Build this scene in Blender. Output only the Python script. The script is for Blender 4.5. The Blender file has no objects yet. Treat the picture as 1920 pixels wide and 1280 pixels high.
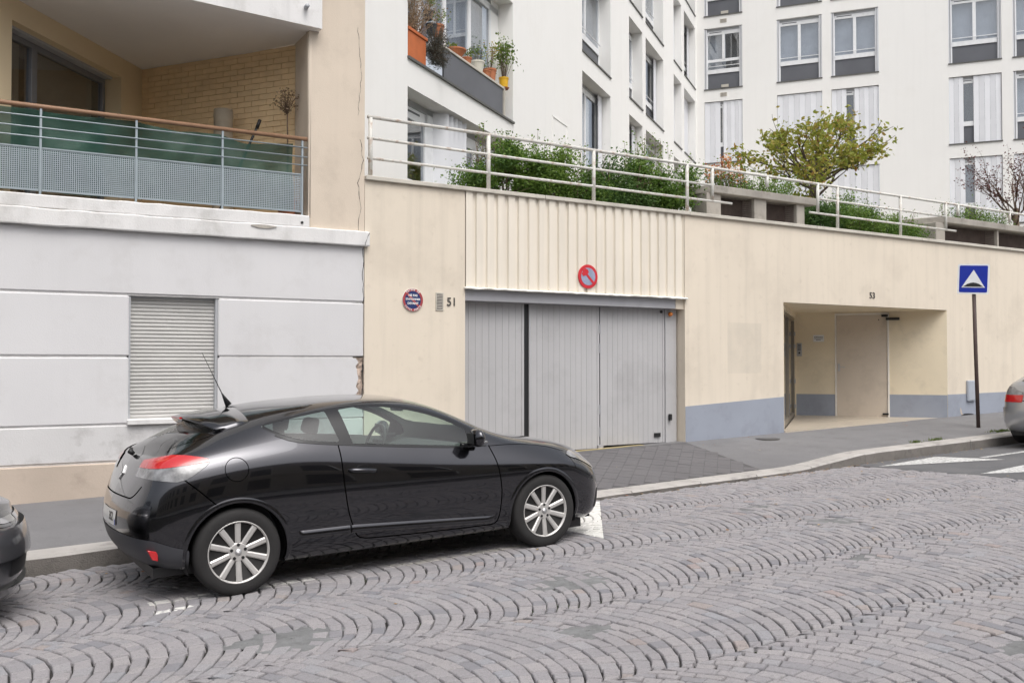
import bpy, math, random
import numpy as np
from mathutils import Vector, Matrix
from mathutils.bvhtree import BVHTree

random.seed(7)
rng = np.random.default_rng(7)
R = math.radians
scene = bpy.context.scene
COL = scene.collection

# ---------------------------------------------------------------- camera
cam_data = bpy.data.cameras.new('camera')
cam_data.sensor_width = 36.0
cam_data.sensor_fit = 'HORIZONTAL'
cam_data.lens = 33.375
cam_data.clip_start = 0.05
cam_data.clip_end = 800.0
cam = bpy.data.objects.new('camera', cam_data)
cam.location = (0, 0, 1.716)
cam.rotation_euler = (R(91.29), 0, R(-32.0))
COL.objects.link(cam)
scene.camera = cam

# ---------------------------------------------------------------- sky and sun (overcast)
SUN_EL, SUN_AZ = R(60), R(-93)          # azimuth measured in the xy plane from +x
world = bpy.data.worlds.new('World')
scene.world = world
world.use_nodes = True
wn = world.node_tree.nodes
wl = world.node_tree.links
wn.clear()
sky = wn.new('ShaderNodeTexSky')
sky.sky_type = 'NISHITA'
sky.sun_disc = False
sky.sun_elevation = SUN_EL
sky.sun_rotation = math.pi / 2 - SUN_AZ
sky.air_density = 1.0
sky.dust_density = 6.0
sky.ozone_density = 1.0
hsv = wn.new('ShaderNodeHueSaturation')
hsv.inputs['Saturation'].default_value = 0.30
wbg = wn.new('ShaderNodeBackground')
wbg.inputs['Strength'].default_value = 0.15
wout = wn.new('ShaderNodeOutputWorld')
wl.new(sky.outputs[0], hsv.inputs['Color'])
wl.new(hsv.outputs[0], wbg.inputs['Color'])
wl.new(wbg.outputs[0], wout.inputs['Surface'])

sun_data = bpy.data.lights.new('sun', 'SUN')
sun_data.energy = 0.5
sun_data.angle = R(40)
sun_data.color = (1.0, 0.995, 0.985)
sun = bpy.data.objects.new('sun', sun_data)
sd = Vector((math.cos(SUN_EL) * math.cos(SUN_AZ), math.cos(SUN_EL) * math.sin(SUN_AZ), math.sin(SUN_EL)))
sun.rotation_euler = sd.to_track_quat('Z', 'Y').to_euler()
sun.location = sd * 60
COL.objects.link(sun)

vs = scene.view_settings
vs.view_transform = 'Standard'
vs.look = 'None'
vs.exposure = 0.52
vs.gamma = 1.0
vs.use_curve_mapping = False

# ---------------------------------------------------------------- object helpers
def tag(o, label=None, cat=None, group=None, kind=None):
    if label: o['label'] = label
    if cat: o['category'] = cat
    if group: o['group'] = group
    if kind: o['kind'] = kind
    return o

def thing(name, label, cat, loc=(0, 0, 0), rotz=0.0, group=None, rot=None):
    o = bpy.data.objects.new(name, None)
    o.empty_display_size = 0.2
    COL.objects.link(o)
    o.location = loc
    o.rotation_euler = rot if rot else (0, 0, rotz)
    return tag(o, label, cat, group)

def copy_tree(o, parent=None):
    c = o.copy()
    COL.objects.link(c)
    c.parent = parent
    for ch in list(o.children):
        copy_tree(ch, c)
    return c

class MB:
    """collects shapes into one mesh"""
    def __init__(s):
        s.v = []; s.f = []; s.m = []; s.M = None; s.mi = 0
    def add(s, verts, faces, mi=None):
        b = len(s.v)
        if s.M is not None:
            verts = [tuple(s.M @ Vector(p)) for p in verts]
        s.v += [tuple(p) for p in verts]
        s.f += [tuple(i + b for i in f) for f in faces]
        s.m += [s.mi if mi is None else mi] * len(faces)
        return s
    def box(s, x0, x1, y0, y1, z0, z1, mi=None):
        v = [(x0, y0, z0), (x1, y0, z0), (x1, y1, z0), (x0, y1, z0), (x0, y0, z1), (x1, y0, z1), (x1, y1, z1), (x0, y1, z1)]
        return s.add(v, [(3, 2, 1, 0), (4, 5, 6, 7), (0, 1, 5, 4), (1, 2, 6, 5), (2, 3, 7, 6), (3, 0, 4, 7)], mi)
    def quad(s, a, b, c, d, mi=None):
        return s.add([a, b, c, d], [(0, 1, 2, 3)], mi)
    def prism_y(s, poly, y0, y1, mi=None):
        """poly in (x,z), extruded along y"""
        n = len(poly)
        v = [(p[0], y0, p[1]) for p in poly] + [(p[0], y1, p[1]) for p in poly]
        f = [tuple(range(n)), tuple(range(2 * n - 1, n - 1, -1))]
        f += [(i, i + n, (i + 1) % n + n, (i + 1) % n) for i in range(n)]
        return s.add(v, f, mi)
    def prism_z(s, poly, z0, z1, mi=None):
        n = len(poly)
        v = [(p[0], p[1], z0) for p in poly] + [(p[0], p[1], z1) for p in poly]
        f = [tuple(range(n - 1, -1, -1)), tuple(range(n, 2 * n))]
        f += [(i, (i + 1) % n, (i + 1) % n + n, i + n) for i in range(n)]
        return s.add(v, f, mi)
    def tube(s, path, r, n=8, closed=False, mi=None):
        P = [Vector(p) for p in path]
        k = len(P)
        rr = r if isinstance(r, (list, tuple)) else [r] * k
        v = []; up = None
        for i in range(k):
            a = P[(i - 1) % k] if (closed or i > 0) else P[i]
            b = P[(i + 1) % k] if (closed or i < k - 1) else P[i]
            t = (b - a).normalized()
            if up is None:
                up = Vector((0, 0, 1)) if abs(t.z) < 0.9 else Vector((1, 0, 0))
            e = (up - t * up.dot(t))
            if e.length < 1e-6: e = t.orthogonal()
            e.normalize(); up = e
            g = t.cross(e)
            for j in range(n):
                an = 2 * math.pi * j / n
                v.append(P[i] + (e * math.cos(an) + g * math.sin(an)) * rr[i])
        f = []
        for i in range(k if closed else k - 1):
            i2 = (i + 1) % k
            for j in range(n):
                j2 = (j + 1) % n
                f.append((i * n + j, i * n + j2, i2 * n + j2, i2 * n + j))
        if not closed:
            f.append(tuple(range(n - 1, -1, -1)))
            f.append(tuple((k - 1) * n + j for j in range(n)))
        return s.add(v, f, mi)
    def lathe(s, prof, n=16, axis='z', c=(0, 0, 0), mi=None):
        v = []
        for (r, h) in prof:
            for j in range(n):
                a = 2 * math.pi * j / n
                if axis == 'z': v.append((c[0] + r * math.cos(a), c[1] + r * math.sin(a), c[2] + h))
                else: v.append((c[0] + r * math.cos(a), c[1] + h, c[2] + r * math.sin(a)))
        f = []
        for i in range(len(prof) - 1):
            for j in range(n):
                j2 = (j + 1) % n
                f.append((i * n + j, i * n + j2, (i + 1) * n + j2, (i + 1) * n + j))
        f.append(tuple(range(n - 1, -1, -1)))
        f.append(tuple((len(prof) - 1) * n + j for j in range(n)))
        return s.add(v, f, mi)
    def build(s, name, mats, parent=None, smooth=False, bevel=0.0, loc=None, rotz=0.0, recalc=True, seg=1, rot=None):
        me = bpy.data.meshes.new(name)
        me.from_pydata(s.v, [], s.f)
        if recalc:
            import bmesh
            bm = bmesh.new(); bm.from_mesh(me)
            bmesh.ops.recalc_face_normals(bm, faces=bm.faces)
            bm.to_mesh(me); bm.free()
        mats = mats if isinstance(mats, (list, tuple)) else [mats]
        for m in mats: me.materials.append(m)
        if len(mats) > 1: me.polygons.foreach_set('material_index', s.m)
        if smooth: me.polygons.foreach_set('use_smooth', [True] * len(me.polygons))
        me.update()
        o = bpy.data.objects.new(name, me)
        COL.objects.link(o)
        if parent: o.parent = parent
        if loc: o.location = loc
        if rot: o.rotation_euler = rot
        elif rotz: o.rotation_euler = (0, 0, rotz)
        if bevel:
            b = o.modifiers.new('bevel', 'BEVEL')
            b.width = bevel; b.segments = seg; b.limit_method = 'ANGLE'; b.angle_limit = R(40)
        return o

def add_mesh(name, v, f, mats, parent=None, smooth=True, mi=None):
    me = bpy.data.meshes.new(name)
    me.from_pydata([tuple(p) for p in v], [], f)
    mats = mats if isinstance(mats, (list, tuple)) else [mats]
    for m in mats: me.materials.append(m)
    if mi is not None: me.polygons.foreach_set('material_index', mi)
    if smooth: me.polygons.foreach_set('use_smooth', [True] * len(me.polygons))
    me.update()
    o = bpy.data.objects.new(name, me)
    COL.objects.link(o)
    if parent: o.parent = parent
    return o

def text_mesh(txt, size, depth=0.002, bold=0.0):
    """lettering as vertices and faces in the xy plane, centred on the origin"""
    cu = bpy.data.curves.new('t', 'FONT')
    cu.body = txt; cu.size = size; cu.extrude = depth; cu.offset = bold
    cu.align_x = 'CENTER'; cu.align_y = 'CENTER'; cu.resolution_u = 3
    ob = bpy.data.objects.new('t', cu)
    COL.objects.link(ob)
    bpy.context.view_layer.update()
    dg = bpy.context.evaluated_depsgraph_get()
    me = bpy.data.meshes.new_from_object(ob.evaluated_get(dg))
    v = [tuple(p.co) for p in me.vertices]; f = [tuple(p.vertices) for p in me.polygons]
    bpy.data.objects.remove(ob); bpy.data.curves.remove(cu); bpy.data.meshes.remove(me)
    return v, f

def upright(v, y=0.0, ox=0.0, oz=0.0, rot=0.0, sx=1.0):
    """xy lettering to a wall facing -y"""
    c, s = math.cos(rot), math.sin(rot)
    return [(ox + (p[0] * c - p[1] * s) * sx, y - p[2], oz + p[0] * s + p[1] * c) for p in v]

# ---------------------------------------------------------------- materials
class NT:
    def __init__(s, name):
        s.m = bpy.data.materials.new(name)
        s.m.use_nodes = True
        s.t = s.m.node_tree
        s.t.nodes.clear()
        s.out = s.t.nodes.new('ShaderNodeOutputMaterial')
        s._pos = None
    def n(s, kind, **kw):
        nd = s.t.nodes.new(kind)
        for k, v in kw.items(): setattr(nd, k, v)
        return nd
    def l(s, a, b): s.t.links.new(a, b)
    def pos(s, sc=(1, 1, 1)):
        if s._pos is None: s._pos = s.n('ShaderNodeNewGeometry')
        if sc == (1, 1, 1): return s._pos.outputs['Position']
        mp = s.n('ShaderNodeMapping')
        mp.inputs['Scale'].default_value = sc
        s.l(s._pos.outputs['Position'], mp.inputs['Vector'])
        return mp.outputs[0]
    def noise(s, scale, detail=4, sc=(1, 1, 1), rough=0.55):
        nd = s.n('ShaderNodeTexNoise')
        nd.inputs['Scale'].default_value = scale
        nd.inputs['Detail'].default_value = detail
        nd.inputs['Roughness'].default_value = rough
        s.l(s.pos(sc), nd.inputs['Vector'])
        return nd.outputs['Fac']
    def ramp(s, fac, stops):
        r = s.n('ShaderNodeValToRGB')
        e = r.color_ramp.elements
        while len(e) > 1: e.remove(e[-1])
        e[0].position = stops[0][0]; e[0].color = cc(stops[0][1])
        for p, c in stops[1:]:
            x = e.new(p); x.color = cc(c)
        s.l(fac, r.inputs[0])
        return r.outputs[0]
    def mix(s, fac, a, b, mode='MIX'):
        nd = s.n('ShaderNodeMix', data_type='RGBA', blend_type=mode)
        for sock, val in ((nd.inputs[0], fac), (nd.inputs[6], a), (nd.inputs[7], b)):
            if hasattr(val, 'default_value') and hasattr(val, 'is_linked'): s.l(val, sock)
            elif isinstance(val, (int, float)): sock.default_value = val
            else: sock.default_value = cc(val)
        return nd.outputs[2]
    def math(s, op, a, b=0.0):
        nd = s.n('ShaderNodeMath', operation=op)
        for sock, val in ((nd.inputs[0], a), (nd.inputs[1], b)):
            if hasattr(val, 'is_linked'): s.l(val, sock)
            else: sock.default_value = val
        return nd.outputs[0]
    def bsdf(s, col, rough=0.6, metal=0.0, spec=0.5, coat=0.0, bump=None, bdist=0.01, bstr=0.5):
        p = s.n('ShaderNodeBsdfPrincipled')
        if hasattr(col, 'is_linked'): s.l(col, p.inputs['Base Color'])
        else: p.inputs['Base Color'].default_value = cc(col)
        if hasattr(rough, 'is_linked'): s.l(rough, p.inputs['Roughness'])
        else: p.inputs['Roughness'].default_value = rough
        p.inputs['Metallic'].default_value = metal
        p.inputs['Specular IOR Level'].default_value = spec
        p.inputs['Coat Weight'].default_value = coat
        p.inputs['Coat Roughness'].default_value = 0.03
        if bump is not None:
            b = s.n('ShaderNodeBump')
            b.inputs['Distance'].default_value = bdist
            b.inputs['Strength'].default_value = bstr
            s.l(bump, b.inputs['Height'])
            s.l(b.outputs[0], p.inputs['Normal'])
        s.l(p.outputs[0], s.out.inputs['Surface'])
        return p

def cc(c):
    if isinstance(c, (int, float)): return (c, c, c, 1)
    return tuple(c) if len(c) == 4 else (c[0], c[1], c[2], 1)

def mul(c, k): return tuple(min(1.0, x * k) for x in c[:3])

def mat(name, col, rough=0.7, var=0.08, scale=1.3, bump=0.25, bscale=70, bdist=0.004, metal=0.0, spec=0.4,
        streak=0.0, dirt=None, coat=0.0):
    """painted or mineral surface: soft tonal drift, fine grain relief, optional run-off streaks and dirt stains"""
    t = NT(name)
    c = t.ramp(t.noise(scale, 6), [(0.3, mul(col, 1 - var)), (0.7, mul(col, 1 + var))])
    if streak:
        st = t.noise(1.0, 5, (7.0, 7.0, 0.35))
        c = t.mix(t.ramp(st, [(0.48, 0), (0.8, streak)]), c, mul(col, 0.45))
    if dirt:
        dc, amt, ds = dirt
        d = t.noise(ds, 8, rough=0.65)
        c = t.mix(t.ramp(d, [(0.52, 0), (0.72, amt)]), c, dc)
    t.bsdf(c, rough, metal, spec, coat, t.noise(bscale, 3) if bump else None, bdist, bump)
    return t.m

def plain(name, col, rough=0.5, metal=0.0, spec=0.5, coat=0.0, var=0.05):
    t = NT(name)
    c = t.ramp(t.noise(9, 3), [(0.3, mul(col, 1 - var)), (0.7, mul(col, 1 + var))])
    t.bsdf(c, rough, metal, spec, coat)
    return t.m

def glass(name, tint=(0.85, 0.9, 0.9), refl=1.5, rough=0.01):
    t = NT(name)
    fr = t.n('ShaderNodeFresnel')
    ge = t.n('ShaderNodeNewGeometry')              # a thin pane reflects alike from both faces
    io = t.math('ADD', t.math('MULTIPLY', ge.outputs['Backfacing'], 1.0 / refl - refl), refl)
    t.l(io, fr.inputs['IOR'])
    tr = t.n('ShaderNodeBsdfTransparent'); tr.inputs[0].default_value = cc(tint)
    gl = t.n('ShaderNodeBsdfGlossy'); gl.inputs['Roughness'].default_value = rough
    gl.inputs[0].default_value = (1, 1, 1, 1)
    mx = t.n('ShaderNodeMixShader')
    t.l(fr.outputs[0], mx.inputs[0]); t.l(tr.outputs[0], mx.inputs[1]); t.l(gl.outputs[0], mx.inputs[2])
    t.l(mx.outputs[0], t.out.inputs['Surface'])
    return t.m

MT = {}
MT['white_render'] = mat('white_render', (0.635, 0.628, 0.634), 0.85, 0.035, 0.8, 0.35, 90, dirt=((0.42, 0.4, 0.38), 0.22, 2.2), streak=0.05)
MT['white_band'] = mat('white_band', (0.70, 0.69, 0.68), 0.85, 0.06, 1.2, 0.5, 60, dirt=((0.35, 0.34, 0.31), 0.5, 2.5), streak=0.25)
MT['plinth'] = mat('plinth', (0.50, 0.42, 0.35), 0.9, 0.10, 1.5, 0.5, 60, dirt=((0.28, 0.23, 0.19), 0.5, 3.0))
MT['beige'] = mat('beige_render', (0.62, 0.535, 0.44), 0.85, 0.06, 0.9, 0.4, 80, dirt=((0.36, 0.3, 0.24), 0.3, 2.0), streak=0.10)
MT['loggia'] = mat('loggia_render', (0.76, 0.62, 0.41), 0.85, 0.04, 0.9, 0.3, 80)
MT['brick'] = mat('yellow_brick', (0.84, 0.63, 0.38), 0.85, 0.06, 6, 0.5, 60)
MT['brick_joint'] = mat('brick_joint', (0.66, 0.48, 0.28), 0.95, 0.08, 6, 0.5, 60)
MT['red_brick'] = mat('broken_masonry', (0.45, 0.36, 0.30), 0.95, 0.35, 9, 0.9, 30, bdist=0.02)
MT['cream'] = mat('cream_render', (0.70, 0.622, 0.515), 0.85, 0.05, 0.5, 0.4, 80, dirt=((0.45, 0.39, 0.32), 0.34, 0.9), streak=0.20)
def cream_material():
    t = NT('cream_render')
    col = (0.70, 0.622, 0.515)
    c = t.ramp(t.noise(0.5, 6), [(0.3, mul(col, .95)), (0.7, mul(col, 1.05))])
    c = t.mix(t.ramp(t.noise(1.0, 5, (7.0, 7.0, 0.35)), [(0.48, 0), (0.8, .20)]), c, mul(col, .45))
    c = t.mix(t.ramp(t.noise(.9, 8, rough=.65), [(0.52, 0), (0.72, .34)]), c, (0.45, 0.39, 0.32))
    c = t.mix(t.ramp(t.noise(7, 6), [(0.60, 0), (0.75, .25)]), c, (0.40, 0.34, 0.27))
    # overpainted square right of the garage and a few scuffs
    sx = t.n('ShaderNodeSeparateXYZ'); t.l(t.pos(), sx.inputs[0])
    m = None
    for (o, lo, hi) in ((0, 10.92, 11.68), (2, 1.55, 2.36)):
        k = t.math('MULTIPLY', t.math('GREATER_THAN', sx.outputs[o], lo), t.math('LESS_THAN', sx.outputs[o], hi))
        m = k if m is None else t.math('MULTIPLY', m, k)
    m = t.math('MULTIPLY', m, t.ramp(t.noise(2.2, 6), [(.3, .1), (.65, .55)]))
    c = t.mix(m, c, (0.50, 0.455, 0.385))
    t.bsdf(c, .85, 0, .4, 0, t.noise(80, 3), .004, .4)
    return t.m
MT['cream'] = cream_material()
MT['white_dirty'] = mat('white_render_dirty', (0.60, 0.592, 0.59), 0.85, 0.06, 1.2, 0.5, 70, dirt=((0.33, 0.32, 0.31), 0.6, 4.0))
MT['cream_in'] = mat('cream_recess_render', (0.77, 0.67, 0.50), 0.85, 0.05, 1.2, 0.3, 80, dirt=((0.38, 0.33, 0.26), 0.3, 2.0))
MT['dado'] = mat('blue_grey_dado', (0.295, 0.32, 0.375), 0.75, 0.06, 1.2, 0.3, 70, dirt=((0.20, 0.21, 0.24), 0.5, 2.2))
MT['clad'] = mat('cream_cladding', (0.74, 0.68, 0.585), 0.6, 0.04, 1.5, 0.1, 50, streak=0.22)
MT['coping'] = mat('coping_stone', (0.52, 0.49, 0.43), 0.85, 0.10, 2, 0.5, 50, dirt=((0.25, 0.23, 0.2), 0.5, 3))
MT['white_trim'] = mat('white_trim', (0.80, 0.79, 0.74), 0.6, 0.06, 4, 0.2, 60, dirt=((0.3, 0.24, 0.18), 0.5, 5))
MT['door_grey'] = mat('grey_door_paint', (0.445, 0.44, 0.445), 0.55, 0.05, 1.0, 0.1, 40, streak=0.08, dirt=((0.25, 0.24, 0.24), 0.35, 1.1))
MT['beam_grey'] = mat('grey_beam_paint', (0.36, 0.36, 0.38), 0.5, 0.06, 2.0, 0.1, 40, dirt=((0.2, 0.2, 0.2), 0.3, 4))
MT['black'] = plain('black_plastic', (0.012, 0.012, 0.013), 0.5)
MT['dark'] = plain('dark_gap', (0.02, 0.02, 0.022), 0.8)
MT['facade'] = mat('white_facade', (0.82, 0.812, 0.79), 0.85, 0.02, 0.4, 0.3, 90, dirt=((0.55, 0.52, 0.46), 0.12, 0.8), streak=0.05)
MT['pvc'] = plain('white_window_frame', (0.78, 0.79, 0.80), 0.35)
MT['shutter'] = mat('white_shutter', (0.72, 0.73, 0.76), 0.5, 0.03, 2.0, 0.0)
MT['shutter_side'] = plain('grey_shutter_edge', (0.42, 0.43, 0.45), 0.45)
MT['panel'] = mat('dark_panel', (0.115, 0.12, 0.135), 0.45, 0.08, 1.5, 0.0)
MT['sill'] = plain('dark_sill', (0.10, 0.10, 0.095), 0.5)
MT['curtain'] = mat('net_curtain', (0.55, 0.55, 0.57), 0.9, 0.10, 3.0, 0.0)
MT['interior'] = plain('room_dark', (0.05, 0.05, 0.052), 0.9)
MT['glass'] = glass('window_glass', (0.82, 0.85, 0.88), 2.1)
MT['concrete'] = mat('weathered_concrete', (0.40, 0.37, 0.33), 0.9, 0.12, 2, 0.6, 40, dirt=((0.16, 0.15, 0.13), 0.6, 3), streak=0.25)
MT['dark_concrete'] = mat('dark_concrete', (0.10, 0.085, 0.07), 0.9, 0.3, 4, 0.5, 40)
MT['rail'] = mat('flaking_white_rail', (0.62, 0.61, 0.57), 0.6, 0.06, 5, 0.3, 60, dirt=((0.30, 0.16, 0.08), 0.85, 9))
MT['alu'] = plain('galvanised_rail', (0.33, 0.38, 0.41), 0.4, 0.3)
MT['wood'] = mat('brown_handrail', (0.26, 0.15, 0.09), 0.5, 0.15, 6, 0.2, 60)
MT['granite'] = mat('granite_kerb', (0.40, 0.38, 0.36), 0.85, 0.12, 2.0, 0.8, 120, bdist=0.006, dirt=((0.14, 0.13, 0.12), 0.6, 5))
MT['rust_steel'] = mat('brown_pole', (0.075, 0.05, 0.045), 0.6, 0.2, 6, 0.2, 60)
MT['terracotta'] = mat('terracotta', (0.46, 0.17, 0.08), 0.75, 0.12, 6, 0.2, 60)
MT['soil'] = mat('soil', (0.09, 0.07, 0.05), 0.95, 0.3, 12, 0.8, 30)
MT['bark'] = mat('bark', (0.11, 0.085, 0.07), 0.9, 0.3, 14, 0.8, 60)
MT['lamp_amber'] = plain('amber_lens', (0.55, 0.16, 0.02), 0.25)
MT['tile'] = mat('entrance_tile', (0.48, 0.42, 0.34), 0.35, 0.06, 2.0, 0.1, 30, dirt=((0.3, 0.26, 0.2), 0.3, 3))
MT['lacquer_door'] = mat('taupe_door_paint', (0.60, 0.52, 0.43), 0.5, 0.05, 1.2, 0.1, 40, dirt=((0.36, 0.31, 0.26), 0.4, 2.0))
MT['steel'] = plain('brushed_steel', (0.5, 0.5, 0.5), 0.35, 0.8)

def leaf_mat(name, cols, rough=0.55, trans=0.25):
    """leaf colours vary from leaf to leaf through a per-face value"""
    t = NT(name)
    at = t.n('ShaderNodeAttribute'); at.attribute_name = 'tint'
    n = len(cols)
    c = t.ramp(at.outputs['Fac'], [(i / max(1, n - 1), k) for i, k in enumerate(cols)])
    p = t.bsdf(c, rough, 0, 0.35)
    tl = t.n('ShaderNodeBsdfTranslucent')
    t.l(c, tl.inputs[0])
    mx = t.n('ShaderNodeMixShader'); mx.inputs[0].default_value = trans
    t.l(p.outputs[0], mx.inputs[1]); t.l(tl.outputs[0], mx.inputs[2])
    t.l(mx.outputs[0], t.out.inputs['Surface'])
    return t.m

def set_tint(o, vals):
    a = o.data.attributes.new('tint', 'FLOAT', 'FACE')
    a.data.foreach_set('value', np.asarray(vals, dtype=np.float32))
# ================================================================ THE STREET (x uphill along the street, y towards the buildings)
KERB_Y = 8.80
def road_z(x, y):
    return 0.03 * x - (0.03 * (y - 6.8) if y > 6.8 else 0.0)
def wall_z(x):                       # pavement level along the foot of the walls
    return 0.225 + 0.0275 * x
def smooth(a, b, x):
    t = min(1, max(0, (x - a) / (b - a))); return t * t * (3 - 2 * t)
def kerb_h(x):                       # dropped in front of the garage
    return 0.145 - 0.10 * smooth(4.6, 6.0, x) + 0.11 * smooth(9.9, 11.6, x)
def kerb_top(x): return road_z(x, KERB_Y) + kerb_h(x)
def pave_z(x, y):
    t = min(1.0, max(0.0, (y - KERB_Y - 0.3) / (11.0 - KERB_Y - 0.3)))
    return kerb_top(x) * (1 - t) + wall_z(x) * t - 0.004 * (1 - t)

# wide ground below everything
g = MB().add([(-120, -120, -4.2), (140, -120, -4.2), (140, 140, -4.2), (-120, 140, -4.2)], [(0, 1, 2, 3)])
MT['far_ground'] = mat('far_ground', (0.12, 0.12, 0.12), 0.95, 0.1, 0.2)
tag(g.build('ground', MT['far_ground'], recalc=False), kind='structure')

# ---- cobbled road: bed
def joint_material():
    t = NT('cobble_joint')
    c = t.ramp(t.noise(2.0, 5), [(0.35, (0.022, 0.021, 0.020)), (0.7, (0.055, 0.052, 0.050))])
    moss = t.ramp(t.noise(0.9, 3), [(0.55, 0), (0.68, 1)])
    moss2 = t.ramp(t.noise(11, 4), [(0.45, 0), (0.6, 1)])
    c = t.mix(t.math('MULTIPLY', moss, moss2), c, (0.07, 0.12, 0.025))
    t.bsdf(c, 0.95, 0, 0.2, 0, t.noise(60, 4), 0.01, 0.8)
    return t.m
MT['joint'] = joint_material()

def paint_mask(t, poly):
    """1 inside a convex painted area given in street coordinates"""
    sx = t.n('ShaderNodeSeparateXYZ'); t.l(t.pos(), sx.inputs[0])
    acc = None
    n = len(poly)
    for i in range(n):
        (x0, y0), (x1, y1) = poly[i], poly[(i + 1) % n]
        a, b = -(y1 - y0), (x1 - x0)
        L = math.hypot(a, b); a /= L; b /= L
        c = -(a * x0 + b * y0)
        e = t.math('ADD', t.math('ADD', t.math('MULTIPLY', sx.outputs[0], a), t.math('MULTIPLY', sx.outputs[1], b)), c)
        k = t.math('GREATER_THAN', e, 0.0)
        acc = k if acc is None else t.math('MULTIPLY', acc, k)
    return acc

def cobble_material():
    t = NT('granite_cobble')
    at = t.n('ShaderNodeAttribute'); at.attribute_name = 'tint'
    c = t.ramp(at.outputs['Fac'], [(0.0, (0.21, 0.208, 0.226)), (0.2, (0.265, 0.255, 0.266)), (0.45, (0.30, 0.284, 0.293)), (0.7, (0.33, 0.311, 0.314)),
                                   (0.88, (0.28, 0.282, 0.302)), (0.94, (0.315, 0.28, 0.265)), (1.0, (0.315, 0.262, 0.252))])
    sp = t.noise(160, 2)
    c = t.mix(t.ramp(sp, [(0.42, 0.0), (0.62, 0.42)]), c, (0.15, 0.145, 0.15))
    c = t.mix(t.ramp(t.noise(38, 4), [(0.55, 0.0), (0.72, 0.45)]), c, (0.13, 0.125, 0.13))
    big = t.noise(1.6, 5)
    c = t.mix(t.ramp(big, [(0.45, 0.0), (0.75, 0.30)]), c, (0.19, 0.18, 0.18))
    wear = t.ramp(t.noise(14, 5), [(0.40, 0.0), (0.5, 1.0)])
    tri = t.math('MULTIPLY', paint_mask(t, [(5.2, 6.78), (6.6, 8.68), (5.2, 8.68)]), t.ramp(t.noise(30, 5), [(0.28, 0.0), (0.36, 1.0)]))
    c = t.mix(tri, c, (0.66, 0.65, 0.62))
    ln = t.math('MULTIPLY', paint_mask(t, [(1.38, 6.93), (2.6, 6.93), (2.6, 7.05), (1.38, 7.05)]), wear)
    c = t.mix(t.math('MULTIPLY', ln, 0.75), c, (0.55, 0.54, 0.51))
    ln2 = t.math('MULTIPLY', paint_mask(t, [(3.2, 6.93), (4.5, 6.93), (4.5, 7.05), (3.2, 7.05)]), wear)
    c = t.mix(t.math('MULTIPLY', ln2, 0.35), c, (0.55, 0.52, 0.44))
    dab = t.math('MULTIPLY', paint_mask(t, [(1.36, 6.66), (1.62, 6.70), (1.60, 6.76), (1.36, 6.74)]), wear)
    c = t.mix(dab, c, (0.66, 0.65, 0.62))
    t.bsdf(c, 0.78, 0, 0.35, 0, t.noise(85, 4), 0.006, 0.75)
    return t.m
MT['cobble'] = cobble_material()

ASPH_X = 11.15
bed = MB()
xs = np.linspace(-14, ASPH_X, 60); ys = [-0.2, 2.0, 4.0, 6.0, 6.8, 7.6, 8.2, 8.82]
vv = [(x, y, road_z(x, y) - 0.023) for x in xs for y in ys]
ny = len(ys)
ff = [(i * ny + j, (i + 1) * ny + j, (i + 1) * ny + j + 1, i * ny + j + 1) for i in range(len(xs) - 1) for j in range(ny - 1)]
bed.add(vv, ff)
road = tag(bed.build('road', MT['joint']), 'cobbled street of small granite setts laid in arcs', None, None, 'structure')

# ---- every sett of the segmental-arc paving
def in_frame(x, y, z):
    d = Vector((x, y, z - 1.716))
    w = d.x * 0.5299 + d.y * 0.848 + d.z * 0.0225
    if w < 0.3: return None
    px = 960 + 1780 * (d.x * 0.848 - d.y * 0.5299) / w
    py = 680 - 1780 * d.z / w
    return px, py, w

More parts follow.
